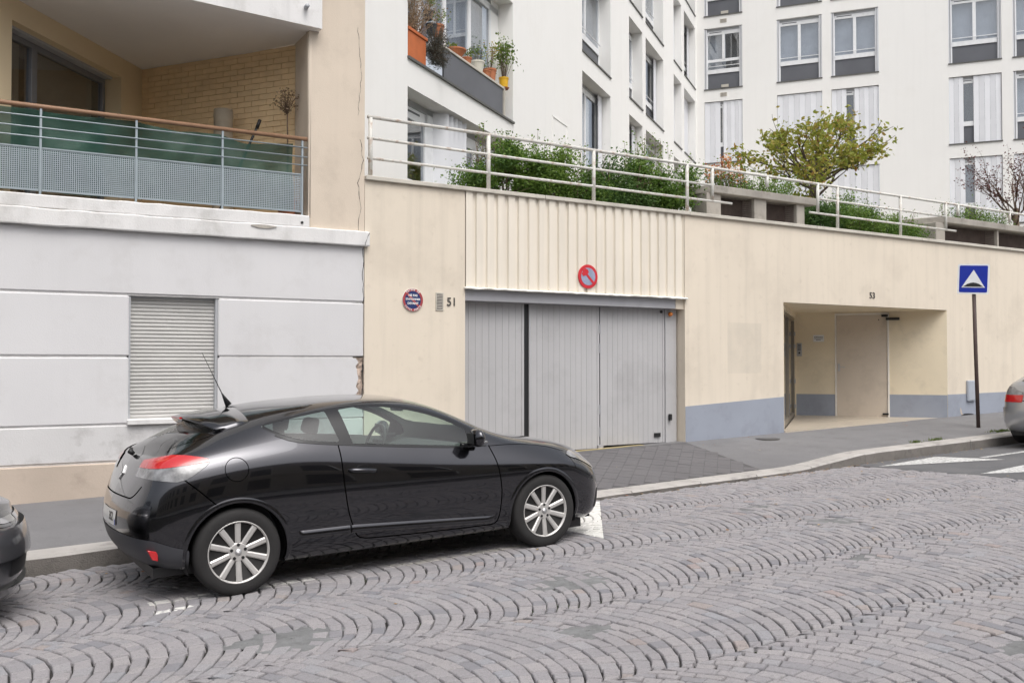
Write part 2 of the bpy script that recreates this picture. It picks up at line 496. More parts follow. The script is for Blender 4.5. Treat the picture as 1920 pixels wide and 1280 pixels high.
MORTAR = [(4.06, 5.70, 0.42, 0.26), (3.45, 4.66, 0.20, 0.16), (1.92, 5.60, 0.40, 0.30), (7.35, 6.05, 0.33, 0.24), (6.35, 4.90, 0.20, 0.13), (5.35, 2.95, 0.42, 0.22), (7.4, 7.1, .3, .16)]
BW, SAG = 1.25, 0.265
HW = BW / 2
RAD = (HW * HW + SAG * SAG) / (2 * SAG)
PHI = math.asin(HW / RAD)
def warp(x, y):                      # the pattern wanders a little, as laid by hand
    return (x + .035 * math.sin(y * 2.1 + .7) + .02 * math.sin(x * 1.3 + y * 3.1), y + .045 * math.sin(x * .8 + 1.0) + .03 * math.sin(x * 2.3 + y * .6))
setts = []
for k in range(-4, 4):
    yc = 5.78 + BW * k
    x0 = -3.3 + random.random() * .1
    while x0 < ASPH_X + .1:
        pitch = random.uniform(.088, .114)
        m = random.choice((11, 11, 12, 13))
        w = np.array([random.uniform(0.75, 1.3) for _ in range(m)])
        mid_ = np.abs(np.linspace(-1, 1, m)); w *= 1.08 - .22 * mid_
        w /= w.sum()
        edges = np.concatenate([[0], np.cumsum(w)])
        ang = -PHI + 2 * PHI * edges
        for i in range(m):
            a0, a1 = ang[i], ang[i + 1]
            P = []
            for (a, out) in ((a0, 0), (a1, 0), (a1, 1), (a0, 1)):      # sides stand square to the arc
                d_ = (-RAD + pitch * math.cos(a) + math.sqrt(RAD * RAD - (pitch * math.sin(a)) ** 2)) * out
                x = x0 + (RAD + d_) * math.cos(a) - RAD * math.cos(PHI) + random.uniform(-.006, .006)
                y = yc + (RAD + d_) * math.sin(a) + random.uniform(-.006, .006)
                P.append((x, y))
            for (lim, sg) in ((yc + HW + random.uniform(-.014, .014), 1), (yc - HW + random.uniform(-.014, .014), -1)):
                res = []
                for q in range(len(P)):
                    p_, r_ = P[q], P[(q + 1) % len(P)]
                    u_, w_ = (lim - p_[1]) * sg, (lim - r_[1]) * sg
                    if u_ >= 0: res.append(p_)
                    if u_ * w_ < 0:
                        k_ = u_ / (u_ - w_); res.append((p_[0] + (r_[0] - p_[0]) * k_, p_[1] + (r_[1] - p_[1]) * k_))
                P = res
                if len(P) < 3: break
            if len(P) < 3: continue
            if abs(sum(P[q][0] * P[(q + 1) % len(P)][1] - P[(q + 1) % len(P)][0] * P[q][1] for q in range(len(P)))) / 2 < .0022: continue
            P = [warp(*p_) for p_ in P]
            cx = sum(p[0] for p in P) / len(P); cy = sum(p[1] for p in P) / len(P)
            if cy > KERB_Y - 0.03 or cy < 0.0 or cx > ASPH_X - 0.03: continue
            f = in_frame(cx, cy, road_z(cx, cy))
            if f is None: continue
            if not (-500 < f[0] < 2500 and f[1] < 1700): continue
            setts.append((f[2] if (0 < f[0] < 1920 and f[1] < 1280) else 99 + f[2], P, cx, cy))
        x0 += pitch
setts.sort(key=lambda q: q[0])

def sett_geo(P, cx, cy):
    gap = random.uniform(0.0030, 0.0055)
    h = random.uniform(-0.0030, 0.0030)
    for (mx, my, ra, rb) in MORTAR:
        if ((cx - mx) / ra) ** 2 + ((cy - my) / rb) ** 2 < 1.0 and random.random() < 0.75: h -= random.uniform(.006, .012)
    tx, ty = random.uniform(-.035, .035), random.uniform(-.035, .035)
    v = []
    n = len(P)
    ar = sum(P[i][0] * P[(i + 1) % n][1] - P[(i + 1) % n][0] * P[i][1] for i in range(n))
    Q = P if ar > 0 else P[::-1]
    E = []
    for i in range(n):
        (xa, ya), (xb, yb) = Q[i], Q[(i + 1) % n]
        ex, ey = xb - xa, yb - ya
        L = math.hypot(ex, ey) + 1e-9
        E.append((-ey / L, ex / L, xa, ya))
    def ring(sh, dz):
        for i in range(n):
            (n1x, n1y, x1, y1), (n2x, n2y, x2, y2) = E[i - 1], E[i]
            c1 = n1x * x1 + n1y * y1 + sh; c2 = n2x * x2 + n2y * y2 + sh
            det = n1x * n2y - n1y * n2x
            if abs(det) < .3:
                dx, dy = cx - Q[i][0], cy - Q[i][1]; L = math.hypot(dx, dy) + 1e-9
                kx, ky = Q[i][0] + dx / L * sh, Q[i][1] + dy / L * sh
            else: kx, ky = (c1 * n2y - c2 * n1y) / det, (n1x * c2 - n2x * c1) / det
            v.append((kx, ky, road_z(kx, ky) + h + dz + (kx - cx) * tx + (ky - cy) * ty))
    ring(gap * 0.6, -0.030); ring(gap, -0.0085); ring(gap + 0.0035, -0.0018); ring(gap + 0.0085, 0.0006)
    f = []
    for r in range(3):
        for j in range(n):
            f.append((r * n + j, r * n + (j + 1) % n, (r + 1) * n + (j + 1) % n, (r + 1) * n + j))
    f.append(tuple(range(3 * n, 4 * n)))
    return v, f

def orient_up(v, f):
    a, b, c = (Vector(v[i]) for i in f[-1][:3])
    if (b - a).cross(c - a).z < 0: f = [tuple(reversed(q)) for q in f]
    return f

def sett_tint():
    r = random.random()
    return min(0.9, max(0.0, random.gauss(0.5, 0.24))) if r > 0.014 else random.uniform(0.93, 1.0)

for (w, P, cx, cy) in setts[:300]:
    v, f = sett_geo(P, cx, cy)
    f = orient_up(v, f)
    o = add_mesh('cobblestone', v, f, MT['cobble'], road, smooth=False)
    set_tint(o, [sett_tint()] * len(f))
V, F, T = [], [], []
for (w, P, cx, cy) in setts[300:]:
    v, f = sett_geo(P, cx, cy)
    f = orient_up(v, f)
    b = len(V); V += v
    F += [tuple(i + b for i in q) for q in f]
    T += [sett_tint()] * len(f)
o = add_mesh('cobblestones', V, F, MT['cobble'], road, smooth=False)
o['kind'] = 'stuff'
set_tint(o, T)

# ---- mortar repairs between the setts
MT['mortar'] = mat('grey_mortar', (0.17, 0.172, 0.173), 0.9, 0.22, 9, 0.9, 55, bdist=0.012, dirt=((0.09, 0.09, 0.09), .6, 12))
for (mx, my, ra, rb) in MORTAR:
    v = []
    nr, ns = 7, 40
    off = random.random() * 9
    for i in range(nr + 1):
        for j in range(ns):
            a = 2 * math.pi * j / ns
            rr = (0.84 + 0.16 * math.sin(3 * a + off) + 0.13 * math.sin(7 * a + 2 * off) + 0.09 * math.sin(13 * a)) * i / nr
            x, y = mx + ra * rr * math.cos(a), my + rb * rr * math.sin(a)
            v.append((x, y, road_z(x, y) - 0.0035 - 0.009 * (i / nr) ** 5 + random.uniform(-.0012, .0012)))
    f = [(i * ns + j, (i + 1) * ns + j, (i + 1) * ns + (j + 1) % ns, i * ns + (j + 1) % ns) for i in range(nr) for j in range(ns)]
    add_mesh('mortar_patch', v, f, MT['mortar'], road)

# ---- asphalt beyond the setts (start of the speed table)
MT['asphalt'] = mat('road_asphalt', (0.12, 0.12, 0.125), 0.9, 0.12, 1.5, 0.8, 150, bdist=0.006, dirt=((0.16, 0.155, 0.15), 0.5, 4))
def hump(x): return 0.10 * smooth(12.2, 13.6, x)
def asph_z(x, y): return road_z(x, y) + hump(x) * smooth(8.75, 8.3, y) if False else road_z(x, y) + 0.004
b = MB()
xs = np.linspace(ASPH_X, 40, 70)
ys = [-0.2, 2.0, 4.0, 6.0, 6.8, 7.6, 8.2, 8.82]
b.add([(x, y, asph_z(x, y)) for x in xs for y in ys],
      [(i * ny + j, (i + 1) * ny + j, (i + 1) * ny + j + 1, i * ny + j + 1) for i in range(len(xs) - 1) for j in range(ny - 1)])
asph = tag(b.build('asphalt_road', MT['asphalt']), kind='structure')
def paint_mat():
    t = NT('worn_road_paint')
    c = t.ramp(t.noise(25, 6), [(0.38, (0.25, 0.25, 0.25)), (0.52, (0.56, 0.56, 0.55))])
    t.bsdf(c, 0.8, 0, 0.3, 0, t.noise(90, 3), 0.004, 0.5)
    return t.m
MT['paint'] = paint_mat()
def marking(poly):
    m = MB()
    m.add([(x, y, asph_z(x, y) + 0.005) for x, y in poly], [tuple(range(len(poly)))])
    o = m.build('road_marking', MT['paint'], asph, recalc=False)
    if o.data.polygons[0].normal.z < 0: o.data.flip_normals()
marking([(11.2, 8.42), (12.88, 7.62), (12.72, 8.58)])
marking([(11.2, 6.95), (12.75, 6.15), (12.7, 7.10)])
marking([(11.2, 5.45), (12.75, 4.65), (12.7, 5.60)])
marking([(12.95, 7.95), (20.0, 7.95), (20.0, 8.05), (12.95, 8.05)])

# ---- pavement
def pavement_material():
    t = NT('pavement_asphalt')
    c = t.ramp(t.noise(1.0, 6), [(0.3, (0.140, 0.138, 0.143)), (0.7, (0.178, 0.176, 0.181))])
    d = t.noise(3.0, 7)
    c = t.mix(t.ramp(d, [(0.5, 0), (0.75, 0.55)]), c, (0.105, 0.103, 0.105))
    c = t.mix(t.ramp(t.noise(220, 2), [(0.4, 0), (0.65, 0.25)]), c, (0.33, 0.325, 0.32))
    c = t.mix(t.ramp(t.noise(16, 2), [(0.70, 0), (0.73, 0.55)]), c, (0.075, 0.073, 0.075))
    c = t.mix(t.ramp(t.noise(0.55, 3), [(0.50, 0), (0.54, 0.28)]), c, (0.125, 0.123, 0.128))
    t.bsdf(c, 0.85, 0, 0.35, 0, t.noise(200, 3), 0.003, 0.6)
    return t.m
MT['pavement'] = pavement_material()
b = MB()
xs = np.linspace(-14, 40, 180); ys = [KERB_Y + 0.30, 9.5, 10.0, 10.5, 11.0, 11.2, 12.2]
ny2 = len(ys)
b.add([(x, y, pave_z(x, y)) for x in xs for y in ys],
      [(i * ny2 + j, (i + 1) * ny2 + j, (i + 1) * ny2 + j + 1, i * ny2 + j + 1) for i in range(len(xs) - 1) for j in range(ny2 - 1) if ys[j] < 10.99 or xs[i + 1] < 10.3])
pav = tag(b.build('pavement', MT['pavement']), kind='structure')
# joint between two pavings, right of the garage entrance
jt = MB()
for (p, q) in [((9.98, 10.95), (9.62, 9.12)), ((9.99, 10.97), (10.9, 9.12))][:1]:
    n = 14
    pts = [(p[0] + (q[0] - p[0]) * i / n + random.uniform(-.012, .012), p[1] + (q[1] - p[1]) * i / n) for i in range(n + 1)]
    for i in range(n):
        (xa, ya), (xb, yb) = pts[i], pts[i + 1]
        jt.add([(xa - .006, ya, pave_z(xa, ya) + .003), (xa + .006, ya, pave_z(xa, ya) + .003), (xb + .006, yb, pave_z(xb, yb) + .003), (xb - .006, yb, pave_z(xb, yb) + .003)], [(0, 1, 2, 3)])
jt.build('paving_joint', MT['dark'], pav)
# lozenge pavers of the garage crossing
MT['paver'] = mat('dark_paver', (0.128, 0.123, 0.127), 0.85, 0.10, 1.4, 0.7, 140, bdist=0.004, dirt=((0.10, 0.095, 0.095), 0.5, 3))
dr_ = MB(); v_ = []
for i_ in range(12):
    y_ = 9.12 + (10.98 - 9.12) * i_ / 11
    for j_ in range(12):
        xl_, xr_ = 5.5 + (11.0 - y_) * 0.10, 10.0 - (11.0 - y_) * 0.18
        x_ = xl_ + (xr_ - xl_) * j_ / 11; v_.append((x_, y_, pave_z(x_, y_) + .003))
dr_.add(v_, [(i_ * 12 + j_, i_ * 12 + j_ + 1, (i_ + 1) * 12 + j_ + 1, (i_ + 1) * 12 + j_) for i_ in range(11) for j_ in range(11)])
MT['paver_bed'] = mat('paver_bed', (0.10, 0.096, 0.098), .9, .15, 2)
dr_.build('paver_bed', MT['paver_bed'], pav)
S = 0.175
cnt = 0
for i in range(-30, 60):
    for j in range(-40, 40):
        u, w = (i + 0.5) * S, (j + 0.5) * S
        x = 7.7 + (u - w) * 0.7071; y = 9.95 + (u + w) * 0.7071
        xl, xr = 5.55 + (11.0 - y) * 0.10, 9.95 - (11.0 - y) * 0.18
        if not (xl < x < xr and 9.18 < y < 10.86): continue
        h = S / 2 - 0.0035
        dz = random.uniform(0.006, 0.0085)
        V = [(x + (a - c_) * 0.7071, y + (a + c_) * 0.7071) for a, c_ in ((-h, -h), (h, -h), (h, h), (-h, h))]
        m = MB()
        m.add([(p[0], p[1], pave_z(*p) - .01) for p in V] + [(p[0], p[1], pave_z(*p) + dz) for p in V],
              [(4, 5, 6, 7), (0, 1, 5, 4), (1, 2, 6, 5), (2, 3, 7, 6), (3, 0, 4, 7)])
        m.build('paver', MT['paver'], pav, recalc=True)
        cnt += 1
print('pavers', cnt)
# yellow painted strip at the garage threshold
MT['yellow'] = mat('worn_yellow_paint', (0.38, 0.31, 0.16), 0.8, 0.15, 6, 0.3, 60, dirt=((0.18, 0.17, 0.15), 0.95, 5))
b = MB()
b.add([(6.3, 11.04, wall_z(6.3) + .006), (9.25, 11.04, wall_z(9.25) + .006), (9.25, 11.16, wall_z(9.25) + .006), (6.3, 11.16, wall_z(6.3) + .006)], [(0, 1, 2, 3)])
b.build('painted_threshold', MT['yellow'], pav)
# ---- kerb: single granite stones
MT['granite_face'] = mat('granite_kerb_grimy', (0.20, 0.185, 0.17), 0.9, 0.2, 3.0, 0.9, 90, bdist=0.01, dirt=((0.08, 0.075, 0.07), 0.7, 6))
kerb = thing('kerb', None, None); kerb['kind'] = 'structure'
x = -9.0
while x < 30:
    L = random.uniform(0.95, 1.35)
    x1 = x + L - 0.012
    m = MB()
    n = 5
    v = []
    for i in range(n + 1):
        xx = x + (x1 - x) * i / n
        zt = kerb_top(xx); jy = random.uniform(-.006, .006)
        v += [(xx, KERB_Y + jy + .012, road_z(xx, KERB_Y) - 0.1), (xx, KERB_Y + jy, zt - 0.02 + random.uniform(-.004, .004)), (xx, KERB_Y + 0.022 + jy, zt), (xx, KERB_Y + 0.30, zt + 0.004), (xx, KERB_Y + 0.30, zt - 0.2)]
    f = [(i * 5 + j, i * 5 + j + 1, (i + 1) * 5 + j + 1, (i + 1) * 5 + j) for i in range(n) for j in range(4)]
    f += [(0, 1, 2, 3, 4), tuple(n * 5 + j for j in (4, 3, 2, 1, 0))]
    m.add(v, f)
    ko = m.build('kerb_stone', [MT['granite'], MT['granite_face']], kerb)
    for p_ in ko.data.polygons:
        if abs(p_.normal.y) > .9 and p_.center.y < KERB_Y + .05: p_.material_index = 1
    x += L
# ---- manhole cover in the pavement
mh = MB()
zc = pave_z(11.35, 10.75)
mh.lathe([(0.19, -0.02), (0.19, 0.004), (0.17, 0.005), (0.168, 0.002), (0.16, 0.002), (0.158, 0.005), (0.0, 0.005)], 32, c=(11.4, 10.62, pave_z(11.4, 10.62) + .001))
MT['iron'] = mat('cast_iron', (0.10, 0.095, 0.09), 0.6, 0.15, 8, 0.6, 60, metal=0.3)
tag(mh.build('manhole_cover', MT['iron'], None, smooth=False), 'round dark iron cover set in the pavement right of the garage', 'manhole cover')
# ---- the far side of the street behind the camera, which shows as reflections
b = MB()
b.box(-30, 50, -9.0, 0.0, -1.2, 0.0)
for i, vtx in enumerate(b.v):
    b.v[i] = (vtx[0], vtx[1], vtx[2] + 0.03 * vtx[0] + 0.1)
tag(b.build('near_pavement', MT['pavement']), kind='structure')
# ================================================================ LEFT BUILDING (local x along its front, y into the house)
LB = thing('apartment_building', 'white rendered house with an open balcony, next to the garage wall', 'building', (4.7, 11.0, 0), R(-2))
W = MT['white_render']
YB = 0.0
def panel(x0, x1, z0, z1, m=W, y0=0.0, y1=0.25, bevel=0.012, name='render_panel', parent=None):
    return MB().box(x0, x1, y0, y1, z0, z1).build(name, m, parent or LB, bevel=bevel)
X0 = -11.0
# backing seen in the joints
MB().box(X0, -0.02, 0.016, 0.30, -0.6, 1.10).box(X0, -2.76, 0.016, 0.30, 1.10, 2.46).box(-1.76, -0.14, 0.016, 0.30, 1.10, 2.46).box(X0, -0.02, 0.016, 0.30, 2.46, 3.2).build('wall_core', MT['white_band'], LB)
panel(X0, 0.0, 2.475, 3.17)
for (z0, z1) in ((1.795, 2.455), (1.05, 1.775)):
    panel(X0, -2.74, z0, z1)
panel(-1.78, -0.005, 1.795, 2.455)
# broken corner: jagged edge and bare masonry
jag = [(-1.78, 1.05), (-1.78, 1.775), (-0.11, 1.775)]
zz = 1.775
while zz > 1.2:
    zz -= 0.05
    jag.append((-0.10 + random.uniform(-.035, .03), zz))
jag += [(-0.005, 1.15), (-0.005, 1.05)]
MB().prism_y(jag, 0.0, 0.25).build('render_panel', W, LB)
n = 14
v = []
for i in range(n + 1):
    for j in range(5):
        v.append((-0.16 + 0.155 * j / 4, 0.035 + random.uniform(-.02, .015), 1.15 + 0.63 * i / n))
add_mesh('bare_masonry', v, [(i * 5 + j, i * 5 + j + 1, (i + 1) * 5 + j + 1, (i + 1) * 5 + j) for i in range(n) for j in range(4)], MT['red_brick'], LB, smooth=False)
panel(X0, -0.005, 0.645, 1.035, MT['white_dirty'])
panel(X0, -0.005, -0.7, 0.63, MT['plinth'], -0.025, 0.25)
# window with closed roller shutter
win = MB()
wx0, wx1, wz0, wz1 = -2.74, -1.78, 1.10, 2.465
win.box(wx0, wx0 + 0.02, 0.03, 0.16, wz0, wz1).box(wx1 - 0.025, wx1, 0.03, 0.16, wz0, wz1).box(wx0, wx1, 0.08, 0.16, wz1 - 0.03, wz1 + .02)
win = win.build('window', MT['shutter_side'], LB)
MT['roller'] = mat('roller_slat_plastic', (0.53, 0.52, 0.50), 0.5, 0.05, 4, 0.0)
ns = 32
sh = (wz1 - 0.01 - wz0) / ns
prof = [(0.0, 0.0), (-0.006, 0.006), (-0.011, sh * 0.45), (-0.008, sh * 0.8), (0.0, sh * 0.93), (0.012, sh * 0.93), (0.012, 0.0)]
sm = MB()
npf = len(prof)
sm.add([(wx0 + 0.02, 0.105 + p[0], p[1]) for p in prof] + [(wx1 - 0.025, 0.105 + p[0], p[1]) for p in prof],
       [(i, (i + 1) % npf, (i + 1) % npf + npf, i + npf) for i in range(npf)])
so = sm.build('slat', MT['roller'], win)
so.location.z = wz0
for i in range(1, ns):
    c = so.copy(); COL.objects.link(c); c.location.z = wz0 + sh * i
MB().box(wx0, wx1, 0.125, 0.14, wz0, wz1).build('shutter_back', MT['dark'], win)
MB().box(wx0 - 0.015, wx1 + 0.015, -0.05, 0.2, 1.035, 1.095).build('window_sill', MT['white_band'], win, bevel=0.008)
# cornice and balcony upstand
def ragged_band(x0, x1, y0, y1, z0, z1, name, m):
    n = 60
    b = MB(); v = []
    for i in range(n + 1):
        x = x0 + (x1 - x0) * i / n
        j = random.uniform(-.006, .006); k = random.uniform(-.006, .006)
        v += [(x, y1, z0), (x, y0 + .006, z0 + j), (x, y0 + j * .6, z0 + .012 + j), (x, y0 + k * .6, z1 - .012 + k), (x, y0 + .012, z1 + k), (x, y1, z1 + k)]
    f = [(i * 6 + j, i * 6 + (j + 1) % 6, (i + 1) * 6 + (j + 1) % 6, (i + 1) * 6 + j) for i in range(n) for j in range(6)]
    f += [tuple(range(6)), tuple(n * 6 + j for j in range(5, -1, -1))]
    b.add(v, f)
    return b.build(name, m, LB)
ragged_band(X0, 0.045, -0.07, 0.4, 3.165, 3.345, 'cornice', MT['white_band'])
ragged_band(X0, -0.72, -0.045, 0.5, 3.348, 3.49, 'balcony_edge', MT['white_band'])
# chipped spot and weep hole on the band
MB().lathe([(0.016, 0.0), (0.016, 0.01), (0.0, 0.01)], 12, axis='y', c=(-0.813, -0.056, 3.40)).build('weep_hole', MT['black'], LB)
ch = [(-1.28 + 0.14 * math.cos(a) * (1 + .2 * math.sin(3 * a)), 3.315 + 0.022 * math.sin(a)) for a in np.linspace(0, 6.28, 18)[:-1]]
MB().prism_y(ch, -0.0805, -0.07).build('chipped_spot', MT['concrete'], LB)
# balcony floor, side pier, ceiling slab
MB().prism_z([(X0, -.02), (-0.7, -.02), (-0.55, 0.6), (-2.2, 2.8), (-5, 2.8), (X0, 2.8)], 3.3, 3.46).build('balcony_floor', MT['tile'], LB)
MB().box(-0.72, 0.0, 0.0, 0.55, 3.346, 12.0).build('pier', MT['beige'], LB)
MB().box(-0.62, 0.0, 0.55, 3.0, 3.346, 12.0).build('pier_return', MT['beige'], LB)
MT['ceiling'] = mat('grey_ceiling_paint', (0.80, 0.775, 0.745), 0.9, 0.04, 1.0, 0.2, 60)
slab = MB()
ex = [(-0.60, -0.13), (-9.0, -0.98)]
slab.prism_z([(-0.60, -0.13), (-0.60, 0.02), (-0.72, 0.02), (-0.72, 0.58), (-2.2, 2.9), (-9, 2.9), (-9.0, -0.98)], 5.755, 6.6, 0)
up = slab.build('upper_balcony_slab', [MT['white_band'], MT['ceiling']], LB)
up.data.polygons[0].material_index = 0
for p in up.data.polygons:
    if p.normal.z < -0.9: p.material_index = 1
MB().tube([(-0.80, -0.05, 5.98), (-0.82, -0.24, 5.96)], 0.028, 10).build('drain_spout', MT['shutter_side'], LB, smooth=True)
# ---- loggia walls
def wall_frame(p, q, z0=0.0):
    """matrix: local x from p to q, y away from the viewer"""
    a = math.atan2(q[1] - p[1], q[0] - p[0])
    return Matrix.Translation((p[0], p[1], z0)) @ Matrix.Rotation(a, 4, 'Z'), math.hypot(q[0] - p[0], q[1] - p[1])
CN = (-2.229, 2.654)
# brick wall, from the corner towards the pier
Mx, Lx = wall_frame(CN, (-0.60, 0.519))
bw = MB(); bw.M = Mx
bw.box(-0.02, Lx + 0.05, 0.012, 0.25, 3.4, 5.77)
bwo = bw.build('brick_wall', MT['brick_joint'], LB)
course, bl = 0.0735, 0.232
k = 0
zb = 4.02
nb = 0
while zb < 5.75:
    x = -(0.116 if k % 2 else 0.0)
    while x < Lx:
        a, b_ = max(x, 0.0), min(x + bl - 0.006, Lx)
        if b_ - a > 0.03:
            m = MB(); m.M = Mx
            d = random.uniform(-.0025, .0015)
            m.box(a, b_, d, 0.02, zb, min(zb + course - 0.006, 5.752))
            m.build('brick', MT['brick'], bwo, recalc=False); nb += 1
        x += bl
    zb += course; k += 1
print('bricks', nb)
# rendered wall with the sliding window, from the corner towards the street
Mw, Lw = wall_frame((-4.75, -0.45), CN)
def wp(s): return Lw - s                      # distance from the corner to local x
rw = MB(); rw.M = Mw
wa, wb, wzt, wzs = wp(2.64), wp(0.502), 5.50, 3.5
rw.box(0, wa, 0, 0.3, 3.4, 5.77).box(wb, Lw + .01, 0, 0.3, 3.4, 5.77).box(wa, wb, 0, 0.3, wzt, 5.77)
rw.build('loggia_wall', MT['loggia'], LB)
sw = MB(); sw.M = Mw
fa, fb, fz = wa + .01, wb - .02, 5.47
D0 = 0.22
sw.box(fa, fb, D0, D0 + .07, fz - .07, fz).box(fb - .06, fb, D0, D0 + .07, 3.5, fz - .07).box(fa, fa + .06, D0, D0 + .07, 3.5, fz - .07)
mx = wp(1.963)
sw.box(mx - .05, mx + .05, D0 - .01, D0 + .06, 3.5, fz - .07)
MT['grey_frame'] = plain('grey_aluminium_frame', (0.22, 0.225, 0.24), 0.4, 0.2)
swo = sw.build('sliding_window', MT['grey_frame'], LB, bevel=.004)
for (a, b_) in ((fa + .06, mx - .05), (mx + .05, fb - .06)):
    m = MB(); m.M = Mw
    m.box(a, b_, D0 + .03, D0 + .036, 3.5, fz - .07).build('pane', MT['glass'], swo)
    m = MB(); m.M = Mw
    nf = 26; v = []
    for i in range(nf * 2 + 1):
        x = a + (b_ - a) * i / (nf * 2); v += [(x, D0 + .16 + .02 * (i % 2), 3.5), (x, D0 + .16 + .02 * (i % 2), fz)]
    m.add(v, [(2 * i, 2 * i + 2, 2 * i + 3, 2 * i + 1) for i in range(nf * 2)])
    MT['beige_curtain'] = MT.get('beige_curtain') or mat('beige_curtain', (0.40, 0.33, 0.24), 0.9, 0.1, 3, 0)
    m.build('curtain', MT['beige_curtain'], swo)
m = MB(); m.M = Mw
m.box(fa, fb, 0.12, 0.3, fz - .0, fz + .03).build('shutter_box', MT['shutter_side'], swo)
m = MB(); m.M = Mw
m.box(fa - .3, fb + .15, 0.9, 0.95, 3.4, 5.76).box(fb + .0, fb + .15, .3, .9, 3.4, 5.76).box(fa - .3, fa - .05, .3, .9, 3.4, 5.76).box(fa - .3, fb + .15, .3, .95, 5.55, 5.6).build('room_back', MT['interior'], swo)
# rain pipe beside the pier
MB().tube([(-0.70, 0.03, 3.47), (-0.70, 0.03, 5.66), (-0.70, 0.09, 5.76)], 0.032, 12).build('rain_pipe', MT['beige'], LB, smooth=True)
# cracks in the pier and in the party line
def crack(pts, r, y, name='crack'):
    m = MB(); path = []
    for i in range(len(pts) - 1):
        (xa, za), (xb, zb) = pts[i], pts[i + 1]
        n = max(2, int(abs(zb - za) / 0.05))
        for k in range(n):
            path.append((xa + (xb - xa) * k / n + random.uniform(-.010, .010), y, za + (zb - za) * k / n))
    path.append((pts[-1][0], y, pts[-1][1]))
    for i in range(len(path) - 1):
        a, b_ = path[i], path[i + 1]
        w = r * random.uniform(.4, 1.3)
        m.add([(a[0] - w, y, a[2]), (a[0] + w, y, a[2]), (b_[0] + w, y, b_[2]), (b_[0] - w, y, b_[2])], [(0, 1, 2, 3)])
    return m.build(name, MT['dark'], LB)
crack([(-0.06, 4.5), (-0.02, 4.25), (-0.09, 3.95), (-0.05, 3.70), (-0.08, 3.36)], 0.003, -0.003)
crack([(-0.10, 5.9), (-0.05, 5.3), (-0.09, 4.8)], 0.002, -0.003)
crack([(-0.012, 3.14), (-0.02, 2.8), (-0.01, 2.48)], 0.004, -0.003)
crack([(0.035, 3.33), (0.0, 3.24), (-0.02, 3.17)], 0.003, -0.081)
crack([(-0.02, 1.75), (-0.02, 1.4), (-0.015, 1.1)], 0.008, -0.004)

# ---- balcony railing, a thing of its own
RL = thing('balcony_railing', 'grey metal balcony railing with brown handrail and perforated panels', 'railing', (4.7, 11.0, 3.49), R(-2))
A = MT['alu']
def zl(z): return z - 3.49
PX = [-5.53, -4.585, -3.635, -2.683, -1.745, -0.80]
MB().tube([(-6.4, 0.0, zl(4.435)), (-0.74, 0.0, zl(4.42))], 0.026, 12).build('handrail', MT['wood'], RL, smooth=True)
for x in PX:
    MB().box(x - .011, x + .011, -.012, .012, 0.0, zl(4.41)).build('post', A, RL)
for z in (4.315, 4.20, 4.10):
    MB().tube([(-6.4, -.014, zl(z)), (-0.74, -.014, zl(z))], 0.0075, 8).build('bar', A, RL, smooth=True)
for i in range(len(PX) - 1):
    m = MB()
    a, b_ = PX[i] + .018, PX[i + 1] - .018
    z0, z1 = zl(3.53), zl(3.995)
    m.box(a, b_, -.008, .008, z0, z0 + .014).box(a, b_, -.008, .008, z1 - .014, z1)
    p = 0.0205; n = int((b_ - a) / p)
    for k in range(n + 1):
        x = a + (b_ - a) * k / n
        m.add([(x - .0042, 0, z0), (x + .0042, 0, z0), (x + .0042, 0, z1), (x - .0042, 0, z1)], [(0, 1, 2, 3)])
    n = int((z1 - z0) / p)
    for k in range(1, n):
        z = z0 + (z1 - z0) * k / n
        m.add([(a, .0006, z - .0042), (b_, .0006, z - .0042), (b_, .0006, z + .0042), (a, .0006, z + .0042)], [(0, 1, 2, 3)])
    m.build('perforated_panel', A, RL, recalc=False)
# ---- green netting hung inside the railing
def net_material():
    t = NT('green_netting')
    c = t.ramp(t.noise(3, 4), [(0.3, (0.014, 0.058, 0.042)), (0.7, (0.028, 0.095, 0.068))])
    p = t.bsdf(c, 0.6, 0, 0.4, 0, t.noise(90, 2), .003, .4)
    tr = t.n('ShaderNodeBsdfTransparent')
    mx = t.n('ShaderNodeMixShader'); mx.inputs[0].default_value = 0.14
    t.l(p.outputs[0], mx.inputs[1]); t.l(tr.outputs[0], mx.inputs[2])
    t.l(mx.outputs[0], t.out.inputs['Surface'])
    return t.m
MT['net'] = net_material()
v = []; nu, nw = 120, 26
TOP = [(-6.4, 4.38), (-4.6, 4.40), (-3.64, 4.41), (-3.1, 4.395), (-2.68, 4.40), (-2.2, 4.36), (-1.74, 4.385), (-1.45, 4.30), (-1.15, 4.33), (-0.89, 4.37)]
for i in range(nu + 1):
    x = -6.4 + (6.4 - 0.885) * i / nu
    zt = np.interp(x, [p[0] for p in TOP], [p[1] for p in TOP])
    for j in range(nw + 1):
        t_ = j / nw
        z = zt + (3.54 - zt) * t_
        y = 0.055 + 0.02 * math.sin(x * 7 + 5 * t_) + 0.018 * math.sin(x * 3.1 - 8 * t_ + 1) + 0.010 * math.sin(x * 19 + 9 * t_) + .030 * abs(math.sin(x * 2.3 + 3.2 * t_)) + .018 * abs(math.sin(x * 5.1 - 4.5 * t_ + .6))
        v.append((x, y, z - 3.49))
no = add_mesh('green_netting', v, [(i * (nw + 1) + j, (i + 1) * (nw + 1) + j, (i + 1) * (nw + 1) + j + 1, i * (nw + 1) + j + 1) for i in range(nu) for j in range(nw)], MT['net'])
no.location = (4.7, 11.0, 3.49); no.rotation_euler = (0, 0, R(-2))
tag(no, 'sagging dark green privacy netting tied behind the balcony railing', 'netting')
